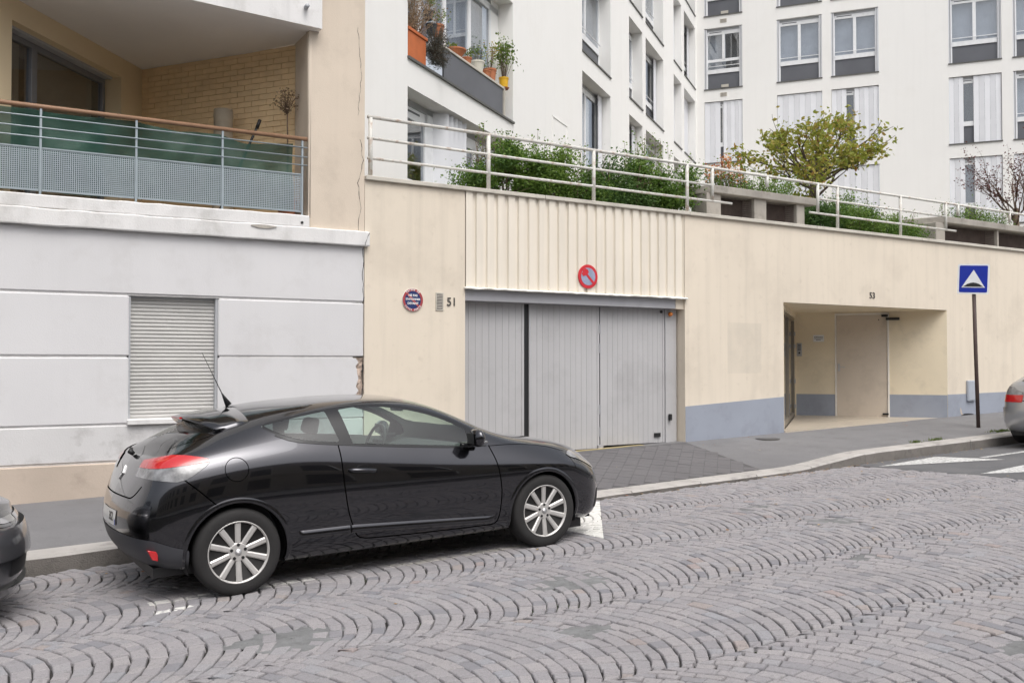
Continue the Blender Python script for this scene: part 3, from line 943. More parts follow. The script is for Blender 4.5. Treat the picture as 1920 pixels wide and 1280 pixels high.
# ---- things on the balcony
def lbpos(x, y, z):
    q = Matrix.Rotation(R(-2), 4, 'Z') @ Vector((x, y, z))
    return (q.x + 4.7, q.y + 11.0, q.z)
m = MB().lathe([(0.125, 0.0), (0.13, 0.05), (0.118, 1.35), (0.124, 1.42), (0.118, 1.50), (0.0, 1.52)], 24)
MT['drum'] = mat('beige_pottery', (0.40, 0.34, 0.26), 0.8, 0.15, 5, 0.4, 50)
tag(m.build('clay_column', MT['drum'], None, smooth=True, loc=lbpos(-1.46, 1.2, 3.46)), 'round beige clay column standing against the balcony brick wall', 'clay column')
m = MB().tube([(-.42, .05, 0.0), (0.0, 0, 1.02), (0.1, 0, 1.26)], 0.016, 10)
m.tube([(0.06, 0, 1.16), (0.10, 0, 1.27)], 0.021, 10)
tag(m.build('broom', MT['black'], None, smooth=True, loc=lbpos(-1.25, 0.6, 3.47)), 'black broom stick leaning behind the balcony handrail', 'broom')
# ================================================================ GARAGE WALL (y = 11 plane) WITH ENTRANCE RECESS
GB = thing('garage_podium', 'cream rendered podium with grey folding garage door and corner entrance', 'building', (0, 11.0, 0))
CR = MT['cream']
ZC = 4.00                                     # underside of the coping
A_, B_, C_ = (12.2, 0.0), (15.06, 2.25), (16.7, 0.0)
def gwall(x0, x1, z0, z1, y0=0.0, y1=0.35, m=CR, name='wall', **k):
    return MB().box(x0, x1, y0, y1, z0, z1).build(name, m, GB, **k)
gwall(4.705, 6.14, -0.2, ZC)
gwall(10.02, 12.2, -0.2, ZC)
gwall(12.2, 16.7, 2.725, ZC)
gwall(16.7, 34.0, -0.2, ZC)
gwall(6.14, 10.02, 2.70, ZC, 0.06, 0.35)
# coping in lengths
xs = [4.705, 7.4, 10.1, 13.0, 15.9, 18.8, 21.7, 24.6, 34]
for a, b_ in zip(xs[:-1], xs[1:]):
    MB().box(a, b_ - .006, -0.045, 0.40, ZC + .001, ZC + .055).build('coping_stone', MT['coping'], GB, bevel=.006)
# dado: painted plaster a few millimetres proud
def dado_strip(x0, z0, x1, z1, name='dado'):
    m = MB(); n = 6; v = []
    for i in range(n + 1):
        x = x0 + (x1 - x0) * i / n; zt = z0 + (z1 - z0) * i / n
        v += [(x, 0.02, -0.2), (x, -.004, -0.2), (x, -.004, zt), (x, 0.02, zt)]
    f = [(i * 4 + j, i * 4 + (j + 1) % 4, (i + 1) * 4 + (j + 1) % 4, (i + 1) * 4 + j) for i in range(n) for j in range(4)]
    f += [(0, 1, 2, 3), (n * 4 + 3, n * 4 + 2, n * 4 + 1, n * 4)]
    m.add(v, f); m.build(name, MT['dado'], GB)
dado_strip(10.022, 1.045, 12.2, 1.155)
dado_strip(16.7, 1.11, 34.0, 1.30)
# ---- corrugated cladding above the garage
n = 23
p = (10.0 - 6.145) / n
prof = []
for i in range(n):
    x = 6.145 + p * i
    prof += [(x, 0.0), (x + p * .60, 0.0), (x + p * .68, 0.030), (x + p * .92, 0.030)]
prof.append((10.0, 0.0))
v = [(x, y, 2.72) for x, y in prof] + [(x, y, ZC) for x, y in prof]
k = len(prof)
add_mesh('corrugated_cladding', [(x, y - .012, z) for x, y, z in v], [(i, i + 1, i + 1 + k, i + k) for i in range(k - 1)], MT['clad'], GB, smooth=False)
m = MB(); nn = 50; v = []
for i in range(nn + 1):
    x = 6.12 + (10.05 - 6.12) * i / nn; j = random.uniform(-.006, .006)
    v += [(x, 0.05, 2.70), (x, -.05, 2.694 + j), (x, -.056, 2.706 + j), (x, -.02, 2.722), (x, 0.05, 2.725)]
m.add(v, [(i * 5 + j, i * 5 + (j + 1) % 5, (i + 1) * 5 + (j + 1) % 5, (i + 1) * 5 + j) for i in range(nn) for j in range(5)] + [(0, 1, 2, 3, 4), tuple(nn * 5 + j for j in (4, 3, 2, 1, 0))])
m.build('drip_trim', MT['white_trim'], GB)
# ---- garage opening
MB().box(6.14, 9.86, 0.03, 0.30, 2.545, 2.698).build('lintel_beam', MT['beam_grey'], GB, bevel=.006)
MB().box(9.775, 10.0, 0.17, 0.32, 0.2, 2.545).build('jamb_post', MT['door_grey'], GB, bevel=.006)
MB().box(9.86, 10.02, 0.03, 0.30, 2.545, 2.698).build('reveal_top', CR, GB)
MB().box(6.14, 10.02, 0.36, 0.42, 0.1, 2.7).build('garage_dark', MT['dark'], GB)
def board_mesh(w, h):
    g_ = 0.007
    prof = [(0, 0.02), (0, 0.006), (g_ * .5, 0.0), (w - g_ * 1.2, 0.0), (w - g_ * .6, 0.005), (w, 0.005), (w, 0.02)]
    k = len(prof)
    m = MB()
    m.add([(x, y, 0) for x, y in prof] + [(x, y, h) for x, y in prof], [(i, (i + 1) % k, (i + 1) % k + k, i + k) for i in range(k)] + [tuple(range(k)), tuple(range(2 * k - 1, k - 1, -1))])
    return m
def leaf(x0, x1, nb, ybase, ang=0.0):
    z0, z1 = wall_z((x0 + x1) / 2) + 0.02, 2.542
    f = MB()
    f.box(0, x1 - x0, .02, .05, 0, z1 - z0)
    f.box(0, .035, -.004, .02, 0, z1 - z0).box(x1 - x0 - .035, x1 - x0, -.004, .02, 0, z1 - z0)
    fo = f.build('door_leaf', MT['door_grey'], GB, loc=(x0, ybase, z0), rotz=ang)
    w = (x1 - x0 - .07) / nb
    bo = board_mesh(w, z1 - z0).build('board', MT['door_grey'], fo, loc=(.035, 0, 0))
    for i in range(1, nb):
        c = bo.copy(); COL.objects.link(c); c.location.x = .035 + w * i
    return fo
l1 = leaf(6.16, 7.195, 9, 0.20)
l2 = leaf(7.275, 8.505, 12, 0.19)
l3 = leaf(8.525, 9.765, 12, 0.19)
MB().box(7.196, 7.274, 0.205, 0.25, wall_z(7.2), 2.542).build('rubber_seal', MT['black'], GB)
for z in (2.22, 1.93, 1.03, 0.70):
    MB().tube([(8.515, 0.185, z - .07), (8.515, 0.185, z + .07)], 0.011, 8).box(8.497, 8.533, .180, .19, z - .065, z + .065).build('hinge', MT['beam_grey'], GB)
MB().box(8.506, 8.524, 0.20, 0.22, wall_z(8.5), 2.54).build('leaf_gap', MT['dark'], GB)
MB().box(8.47, 8.56, 0.16, 0.2, wall_z(8.5) + .0, wall_z(8.5) + .05).build('floor_bolt', MT['beam_grey'], GB)
MB().box(9.55, 9.67, 0.165, 0.19, 0.585, 0.645).build('lock_plate', MT['black'], GB, bevel=.004)
MB().lathe([(0.02, 0), (0.02, -.02), (0, -.02)], 10, axis='y', c=(9.70, 0.19, 2.50)).build('bolt_head', MT['black'], GB)
MB().box(9.82, 9.86, 0.11, 0.17, 0.83, 0.93).build('sensor_box', MT['black'], GB, bevel=.01)
lampo = MB().lathe([(0.032, 0), (0.032, .03), (0.0, .03)], 14, axis='y', c=(9.85, 0.14, 2.465)).build('warning_lamp', MT['pvc'], GB, smooth=False)
MB().lathe([(0.0, -.055), (0.02, -.05), (0.033, -.03), (0.035, 0.0)], 14, axis='y', c=(9.835, 0.14, 2.465)).build('amber_lens', MT['lamp_amber'], lampo, smooth=True)
# row of drilled dots on the third leaf
for i in range(9):
    MB().lathe([(0.006, 0), (0.006, -.003), (0, -.003)], 8, axis='y', c=(8.80 + i * .095, 0.187, 1.80)).build('rivet', MT['steel'], GB)
# ---- vent and number 51
m = MB()
m.box(5.70, 5.81, -.012, .0, 2.40, 2.415).box(5.70, 5.81, -.012, 0, 2.615, 2.63).box(5.70, 5.712, -.012, 0, 2.415, 2.615).box(5.798, 5.81, -.012, 0, 2.415, 2.615)
vo = m.build('vent_grille', MT['coping'], GB)
MB().box(5.712, 5.798, -.003, -.001, 2.415, 2.615).build('vent_back', MT['dark'], vo)
for i in range(10):
    z = 2.425 + i * .0195
    MB().add([(5.712, -.010, z), (5.798, -.010, z), (5.798, -.003, z + .012), (5.712, -.003, z + .012)], [(0, 1, 2, 3)]).build('louvre', MT['concrete'], vo, recalc=False)
MT['num'] = plain('dark_number', (0.06, 0.055, 0.05), 0.5)
v, f = text_mesh('51', 0.155, 0.004, 0.0012)
add_mesh('house_number', upright(v, -.006, 5.935, 2.512, sx=.98), f, MT['num'], GB, smooth=False)
v, f = text_mesh('53', 0.155, 0.004, 0.0012)
add_mesh('house_number', upright(v, -.006, 14.49, 2.918, sx=1.05), f, MT['num'], GB, smooth=False)
# ---- entrance recess (triangular in plan)
m = MB()
zt = 2.725
def vwall(p, q, z0, z1, th, mt, name, par=GB):
    M_, L_ = wall_frame(p, q)
    b = MB(); b.M = M_
    b.box(0, L_, 0, th, z0, z1)
    return b.build(name, mt, par)
Mr, Lr = wall_frame(B_, C_)                    # local x from the inner corner towards the street corner
def rs(s): return Lr + s                      # s measured (negative) from the street corner
DX0, DX1 = rs(-2.04), rs(-1.03)
b = MB(); b.M = Mr
b.box(-.02, DX0, 0, .3, 0.3, zt + .02).box(DX1, Lr, 0, .3, 0.3, zt + .02).box(DX0, DX1, 0, .3, 2.70, zt + .02)
b.build('recess_wall', MT['cream_in'], GB)
b = MB(); b.M = Mr
b.box(0, DX0, -.004, .02, 0.3, 1.09)
b.build('recess_dado', MT['dado'], GB)
b = MB(); b.M = Mr
b.box(DX1, Lr - .004, -.004, .02, 0.3, 1.10)
b.build('recess_dado', MT['dado'], GB)
M2, L2 = wall_frame(A_, B_)
b = MB(); b.M = M2
b.box(0, 0.12, 0.0, .35, 0.3, zt + .02).box(L2 - .05, L2, 0.0, .35, 0.3, zt + .02).box(.12, L2 - .05, 0.0, .35, 2.62, zt + .02)
b.build('recess_wall', MT['cream_in'], GB)
b = MB()
b.add([(12.15, 0.003, zt - .004), (16.75, 0.003, zt - .004), (15.06, 2.4, zt - .004), (12.15, 2.4, zt - .004)], [(0, 1, 2, 3)])
b.build('recess_ceiling', MT['cream_in'], GB)
# floor: tiles
fl = MB()
fl.prism_z([(12.2, -.01), (16.7, -.01), (15.06, 2.26)], 0.3, 0.30)
zf = lambda x, y: 0.585 + (x - 12.2) * 0.0175 + max(0, y) * 0.012
poly = [(12.2, 0.01), (16.7, 0.01), (15.06, 2.26)]
tz = MB()
tz.add([(x, y, zf(x, y) - .012) for x, y in poly], [(0, 1, 2)])
flo = tz.build('recess_floor', MT['concrete'], GB)
def clip_poly(sub, poly):
    out = sub
    n = len(poly)
    for i in range(n):
        (x0, y0), (x1, y1) = poly[i], poly[(i + 1) % n]
        s = lambda p: (x1 - x0) * (p[1] - y0) - (y1 - y0) * (p[0] - x0)
        res = []
        for j in range(len(out)):
            a, c = out[j], out[(j + 1) % len(out)]
            sa, sc = s(a), s(c)
            if sa >= 0: res.append(a)
            if sa * sc < 0:
                t = sa / (sa - sc); res.append((a[0] + (c[0] - a[0]) * t, a[1] + (c[1] - a[1]) * t))
        out = res
        if len(out) < 3: return None
    return out
ts = 0.40
for i in range(13):
    for j in range(7):
        q = [(12.1 + i * ts, j * ts), (12.1 + (i + 1) * ts - .006, j * ts), (12.1 + (i + 1) * ts - .006, (j + 1) * ts - .006), (12.1 + i * ts, (j + 1) * ts - .006)]
        q = clip_poly(q, poly)
        if q:
            m = MB(); k = len(q)
            m.add([(x, y, zf(x, y) - .02) for x, y in q] + [(x, y, zf(x, y)) for x, y in q], [tuple(range(k, 2 * k))] + [(a, (a + 1) % k, (a + 1) % k + k, a + k) for a in range(k)])
            m.build('floor_tile', MT['tile'], flo)
# stone threshold towards the pavement
MB().add([(12.2, -.03, 0.4), (16.5, -.03, 0.4), (16.5, .02, 0.4), (12.2, .02, 0.4), (12.2, -.03, .592), (16.5, -.03, .668), (16.5, .02, .668), (12.2, .02, .592)],
         [(0, 1, 5, 4), (1, 2, 6, 5), (2, 3, 7, 6), (3, 0, 4, 7), (4, 5, 6, 7)]).build('threshold', MT['tile'], GB)
# door 53
d = MB(); d.M = Mr
d.box(DX0, DX0 + .03, -.015, .1, .64, 2.70).box(DX1 - .035, DX1, -.015, .1, .64, 2.70).box(DX0, DX1, -.015, .1, 2.665, 2.70)
MT['frame_cream'] = plain('cream_door_frame', (0.80, 0.76, 0.70), 0.5)
dro = d.build('entrance_door', MT['frame_cream'], GB, bevel=.003)
d = MB(); d.M = Mr
d.box(DX0 + .034, DX1 - .039, .004, .05, .655, 2.66).build('door_leaf', MT['lacquer_door'], dro, bevel=.003)
d = MB(); d.M = Mr
d.box(DX0 + .055, DX0 + .095, -.012, .004, 1.55, 1.70).tube([(DX0 + .075, -.01, 1.64), (DX0 + .075, -.05, 1.64), (DX0 + .19, -.05, 1.625)], .009, 8).build('handle', MT['steel'], dro)
d = MB(); d.M = Mr
d.box(DX1 - .14, DX1 - .02, -.05, .0, 2.62, 2.66).box(DX1 - .06, DX1 + .19, -.07, -.02, 2.55, 2.60).build('door_closer', MT['black'], dro, bevel=.004)
d = MB(); d.M = Mr
d.box(DX1 - .13, DX1 - .02, -.03, .0, .70, .735).build('bottom_pivot', MT['black'], dro, bevel=.004)
d = MB(); d.M = Mr
d.lathe([(.012, 0), (.012, -.008), (0, -.008)], 10, axis='y', c=(DX1 - .19, .004, 2.56)).build('peephole', MT['black'], dro)
# glazed door in the side of the recess
gx0, gx1 = 0.12, L2 - .05
d = MB(); d.M = M2
for (a, c, z0, z1) in ((gx0, gx0 + .07, .6, 2.62), (gx1 - .07, gx1, .6, 2.62), (gx0, gx1, 2.55, 2.62), (gx0, gx1, .6, .72), ((gx0 + gx1) / 2 - .05, (gx0 + gx1) / 2 + .05, .6, 2.62)):
    d.box(a, c, .03, .10, z0, z1)
MT['bronze'] = plain('bronze_frame', (0.28, 0.25, 0.21), 0.35, 0.5)
gdo = d.build('glazed_door', MT['bronze'], GB)
d = MB(); d.M = M2
d.box(gx0 + .07, (gx0 + gx1) / 2 - .05, .06, .068, .72, 2.55).box((gx0 + gx1) / 2 + .05, gx1 - .07, .06, .068, .72, 2.55).build('pane', MT['glass'], gdo)
d = MB(); d.M = M2
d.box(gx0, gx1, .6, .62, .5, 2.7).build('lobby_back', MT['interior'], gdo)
for z in (2.3, 2.05, 1.35, .85):
    d = MB(); d.M = M2
    d.box(gx1 - .16, gx1 - .10, .0, .03, z - .04, z + .04).build('door_fitting', MT['steel'], gdo)
# intercom and notice
d = MB(); d.M = Mr
d.box(.015, .115, -.02, .0, 1.85, 2.115)
ico = d.build('intercom', MT['steel'], GB, bevel=.004)
d = MB(); d.M = Mr
d.box(.05, .08, -.024, -.019, 1.90, 1.935).build('speaker_button', MT['black'], ico)
for i in range(5):
    d = MB(); d.M = Mr
    d.box(.035, .095, -.022, -.019, 1.97 + i * .025, 1.98 + i * .025).build('name_slot', MT['dark'], ico)
d = MB(); d.M = Mr
d.box(rs(-2.45), rs(-2.245), -.006, .0, 2.14, 2.275)
noo = d.build('notice_plate', MT['pvc'], GB)
d = MB(); d.M = Mr
for (z, a, c) in ((2.235, .02, .185), (2.205, .02, .185), (2.175, .06, .145)):
    x = rs(-2.45) + a
    while x < rs(-2.45) + c:
        w = random.uniform(.008, .02)
        d.box(x, min(x + w, rs(-2.45) + c), -.0075, -.006, z - .007, z + .007); x += w + .006
d.build('print', MT['num'], noo)
# grey meter box low on the wall, right of the recess, and the damage under it
b = MB().box(17.29, 17.545, -.05, 0.0, 0.97, 1.375)
MT['box_grey'] = plain('grey_box', (0.38, 0.41, 0.46), 0.5)
bo = b.build('meter_box', MT['box_grey'], GB, bevel=.012)
MB().box(17.305, 17.53, -.056, -.05, 1.00, 1.36).build('lid', MT['box_grey'], bo, bevel=.004)
h = [(17.30 + .22 * math.cos(a) * (1 + .25 * math.sin(2 * a)), .70 + .045 * abs(math.sin(a)) - .01) for a in np.linspace(0, math.pi, 12)]
MB().prism_y(h, -.006, -.0045).build('broken_foot', MT['dark'], GB)
h = [(17.10, .86), (17.135, .80), (17.15, .74), (17.20, .71), (17.13, .71), (17.09, .78)]
MB().prism_y(h, -.006, -.0045).build('bare_plaster', MT['plinth'], GB)
# scuffs and patches on the render: cleaned square right of the garage, small marks
MT['clean_patch'] = mat('overpainted_patch', (0.63, 0.555, 0.44), 0.85, 0.05, 3, 0.3, 70)

# ---- round painted plate left of the garage
def disc(m, cx, cz, r, y0, y1, n=48, mi=None):
    m.prism_y([(cx + r * math.cos(2 * math.pi * i / n), cz + r * math.sin(2 * math.pi * i / n)) for i in range(n)], y0, y1, mi)
def ring(m, cx, cz, r0, r1, y0, y1, n=48):
    v = []
    for i in range(n):
        a = 2 * math.pi * i / n
        for (r, y) in ((r0, y0), (r1, y0), (r1, y1), (r0, y1)):
            v.append((cx + r * math.cos(a), y, cz + r * math.sin(a)))
    m.add(v, [(i * 4 + j, i * 4 + (j + 1) % 4, ((i + 1) % n) * 4 + (j + 1) % 4, ((i + 1) % n) * 4 + j) for i in range(n) for j in range(4)])
MT['sign_blue'] = plain('sign_navy', (0.018, 0.035, 0.13), 0.4)
MT['sign_red'] = plain('sign_faded_red', (0.36, 0.055, 0.06), 0.45)
MT['sign_white'] = plain('sign_white', (0.78, 0.78, 0.78), 0.4)
PL = thing('parking_plate', 'round blue and red no parking plate left of the number 51', 'sign', (5.365, 10.99, 2.522))
m = MB(); disc(m, 0, 0, .147, -.004, .008); m.build('plate', MT['sign_white'], PL)
m = MB(); disc(m, 0, 0, .118, -.0065, -.0035); m.build('blue_field', MT['sign_blue'], PL)
m = MB(); ring(m, 0, 0, .114, .144, -.008, -.004); m.build('red_ring', MT['sign_red'], PL)
m = MB(); m.M = Matrix.Rotation(R(45), 4, 'Y'); m.box(-.115, .115, -.0085, -.0065, -.014, .014); m.build('red_slash', MT['sign_red'], PL)
V, F = [], []
def put(txt, size, ox, oz, rot=0.0, bold=.0012):
    v, f = text_mesh(txt, size, .0006, bold)
    b = len(V); V.extend(upright(v, -.0098, ox, oz, rot)); F.extend([tuple(i + b for i in q) for q in f])
put('NE PAS', .040, 0, .057); put('STATIONNER', .034, 0, .008); put('DEVANT', .040, 0, -.045)
def arc_text(txt, r, a_mid, size, inward):
    n = len(txt); st = size * .78 / r
    for i, ch in enumerate(txt):
        if ch == ' ': continue
        o = (i - (n - 1) / 2) * st
        a = a_mid - o if not inward else a_mid + o
        rot = a - math.pi / 2 if not inward else a + math.pi / 2
        put(ch, size, r * math.cos(a), r * math.sin(a), rot, .0008)
arc_text('PRI\u00c8RE DE', .129, math.pi / 2, .030, False)
arc_text('CETTE PORTE', .129, -math.pi / 2, .030, True)
add_mesh('lettering', V, F, MT['sign_white'], PL, smooth=False)
# ---- round no-parking sign on the cladding
MT['sign_red2'] = plain('sign_bright_red', (0.55, 0.025, 0.035), 0.4)
MT['sign_faded_blue'] = mat('sign_faded_blue', (0.27, 0.31, 0.42), 0.45, 0.25, 7, 0.0)
NP = thing('no_parking_sign', 'round red and faded blue no parking sign above the garage door', 'sign', (8.145, 10.975, 2.955))
m = MB(); disc(m, 0, 0, .172, -.006, .012); m.build('plate', MT['sign_red2'], NP, bevel=.003)
m = MB(); disc(m, 0, 0, .126, -.0085, -.005); m.build('blue_field', MT['sign_faded_blue'], NP)
m = MB(); m.M = Matrix.Rotation(R(45), 4, 'Y'); m.box(-.14, .14, -.0105, -.0085, -.018, .018)
m.build('red_slash', MT['sign_red2'], NP)
m = MB(); m.prism_y([(-.118, .04), (-.06, .115), (-.01, .10), (.01, .06), (-.03, .02), (-.09, .0)], -.0115, -.0090); m.build('red_smear', MT['sign_red2'], NP)
# ---- speed hump sign on its pole
SP = thing('road_sign', 'square blue speed hump sign on a thin brown pole by the kerb', 'sign', (15.6, 9.73, pave_z(15.6, 9.73)), R(-54))
m = MB(); m.tube([(0.03, 0.03, -.1), (0.0, .03, 1.2), (-.03, .03, 2.85)], .032, 12)
m.build('pole', MT['rust_steel'], SP, smooth=True)
def rrect(w, h, r, n=5):
    out = []
    for (cx, cz, a0) in ((w - r, h - r, 0), (-w + r, h - r, 90), (-w + r, -h + r, 180), (w - r, -h + r, 270)):
        for i in range(n + 1):
            a = R(a0 + 90 * i / n); out.append((cx + r * math.cos(a), cz + r * math.sin(a)))
    return out
tilt = Matrix.Translation((-.03, 0, 2.585)) @ Matrix.Rotation(R(2.5), 4, 'Y')
MT['sign_white2'] = plain('sign_border_white', (0.75, 0.76, 0.77), 0.35)
MT['royal'] = plain('sign_royal_blue', (0.010, 0.028, 0.32), 0.3)
m = MB(); m.M = tilt; m.prism_y(rrect(.25, .262, .035), -.022, .012); m.build('plate', MT['sign_white2'], SP)
m = MB(); m.M = tilt; m.prism_y(rrect(.222, .234, .022), -.0245, -.021); m.build('blue_field', MT['royal'], SP)
m = MB(); m.M = tilt; m.prism_y([(-.185, -.15), (.185, -.15), (0, .16)], -.0268, -.024); m.build('white_triangle', MT['sign_white2'], SP)
hp = [(-.165, -.135), (.165, -.135), (.13, -.115), (.09, -.085), (.04, -.068), (0, -.062), (-.04, -.068), (-.09, -.085), (-.13, -.115)]
m = MB(); m.M = tilt; m.prism_y(hp, -.029, -.0265); m.build('hump_symbol', MT['black'], SP)
m = MB(); m.M = tilt; m.box(-.03, .03, .01, .06, .1, .13).box(-.03, .03, .01, .06, -.15, -.12); m.build('clamp', MT['rust_steel'], SP)
# ---- metal railing along the coping
TR = thing('terrace_railing', 'rust stained white tube railing along the terrace edge', 'railing', (0, 11.12, ZC + .055))
zr = lambda z: z - (ZC + .055)
RM = MT['rail']
for (z, a, c) in ((4.835, 4.79, 30.0),):
    MB().tube([(a, 0, zr(z)), (c, 0, zr(z - .04))], .024, 10).build('top_rail', RM, TR, smooth=True)
for z in (4.565, 4.31):
    for (a, c) in ((4.79, 10.72 if z > 4.4 else 11.15), (13.2 if z > 4.4 else 13.0, 16.9 if z > 4.4 else 17.2)):
        MB().tube([(a, 0, zr(z)), (c, 0, zr(z - .015))], .019, 10).build('bar', RM, TR, smooth=True)
for x in (4.83, 6.57, 8.36, 10.185, 13.725, 15.485):
    MB().tube([(x, 0, 0.0), (x, 0, zr(4.825))], .028, 10).build('post', RM, TR, smooth=True)
for (x, z) in ((10.72, 4.32), (11.963, 4.64), (13.21, 4.32), (16.88, 4.30), (17.277, 4.60), (19.06, 4.60), (20.8, 4.60)):
    MB().tube([(x, 0, zr(z)), (x, 0, zr(4.82))], .028, 10).build('post', RM, TR, smooth=True)
# ---- concrete planters on the terrace edge
def planter(label, xa, xb, piers, grilles):
    P = thing('concrete_planter', label, 'planter', (0, 11.35, ZC + .05))
    z = lambda q: q - (ZC + .05)
    MB().prism_z([(xa, -.03), (xb, -.03), (xb - .1, 1.3), (xa + .1, 1.3), (xa - .45, .9)], z(4.49), z(4.615)).build('slab', MT['concrete'], P, bevel=.01)
    for (a, c) in piers:
        MB().box(a, c, 0.03, .4, 0.0, z(4.489)).build('pier', MT['concrete'], P, bevel=.008)
    for (a, c) in grilles:
        MB().box(a, c, .30, .34, 0.0, z(4.489)).build('inner_wall', MT['dark_concrete'], P)
        m = MB(); n = int((c - a) / .03)
        for i in range(n + 1):
            x = a + (c - a) * i / n; m.box(x - .002, x + .002, .10, .104, 0, z(4.47))
        for i in range(12):
            q = i * z(4.47) / 12; m.box(a, c, .104, .108, q - .002, q + .002)
        m.build('wire_grille', MT['rust_steel'], P, recalc=False)
    MB().prism_z([(xa + .05, .06), (xb - .05, .06), (xb - .15, 1.25), (xa + .12, 1.25)], z(4.6), z(4.63)).build('soil', MT['soil'], P)
    return P
planter('raised concrete planter over two wire grilles behind the terrace railing', 10.93, 13.42, [(10.85, 11.17), (11.94, 12.23), (12.98, 13.18)], [(11.17, 11.94), (12.23, 12.98)])
planter('raised concrete planter at the right end of the terrace', 17.2, 21.6, [(16.95, 17.25), (19.05, 19.10), (21.2, 21.5)], [(17.25, 19.05), (19.10, 21.2)])
# terrace ground behind the coping
b = MB().add([(4.7, 11.35, 3.90), (34, 11.35, 3.90), (34, 34, 3.90), (4.7, 34, 3.90)], [(0, 1, 2, 3)])
MT['terrace'] = mat('terrace_soil', (0.14, 0.125, 0.10), 0.95, 0.25, 2, 0.8, 20)
tag(b.build('terrace', MT['terrace'], recalc=False), kind='structure')
# ================================================================ WHITE APARTMENT BLOCK (local x along the wing, y into the house; second front at x = 22)
WB = thing('apartment_block', 'tall white apartment block with shuttered windows behind the terrace', 'building', (6.06, 12.6, 0), R(36))
FC = MT['facade']
def facade(M, u0, u1, z0, z1, ops, depth, name='facade_wall'):
    us = sorted(set([u0, u1] + [o[0] for o in ops] + [o[1] for o in ops]))
    zs = sorted(set([z0, z1] + [o[2] for o in ops] + [o[3] for o in ops]))
    b = MB(); b.M = M
    for i in range(len(us) - 1):
        for j in range(len(zs) - 1):
            cu, cz = (us[i] + us[i + 1]) / 2, (zs[j] + zs[j + 1]) / 2
            if any(o[0] < cu < o[1] and o[2] < cz < o[3] for o in ops): continue
            b.quad((us[i], 0, zs[j]), (us[i + 1], 0, zs[j]), (us[i + 1], 0, zs[j + 1]), (us[i], 0, zs[j + 1]))
    for (a, c, p, q) in ops:
        b.quad((a, 0, p), (a, 0, q), (a, depth, q), (a, depth, p))
        b.quad((c, 0, p), (c, depth, p), (c, depth, q), (c, 0, q))
        b.quad((a, 0, q), (c, 0, q), (c, depth, q), (a, depth, q))
        b.quad((a, 0, p), (a, depth, p), (c, depth, p), (c, 0, p))
    return b.build(name, FC, WB, recalc=False)
M_wing = Matrix.Identity(4)
M_back = Matrix.Translation((22.0, 0, 0)) @ Matrix.Rotation(R(-90), 4, 'Z')

def shutter_leafs(win, M, a, c, z0, z1, y, n, name='shutter', m=None, amp=.022):
    """folding shutter drawn across: each leaf a part"""
    w = (c - a) / n
    for i in range(n):
        b = MB(); b.M = M
        y0, y1 = (y, y + amp) if i % 2 == 0 else (y + amp, y)
        x0, x1 = a + w * i, a + w * (i + 1) - .004
        b.add([(x0, y0, z0), (x1, y1, z0), (x1, y1 + .015, z0), (x0, y0 + .015, z0), (x0, y0, z1), (x1, y1, z1), (x1, y1 + .015, z1), (x0, y0 + .015, z1)],
              [(3, 2, 1, 0), (4, 5, 6, 7), (0, 1, 5, 4), (1, 2, 6, 5), (2, 3, 7, 6), (3, 0, 4, 7)])
        b.build(name, m or MT['shutter'], win)

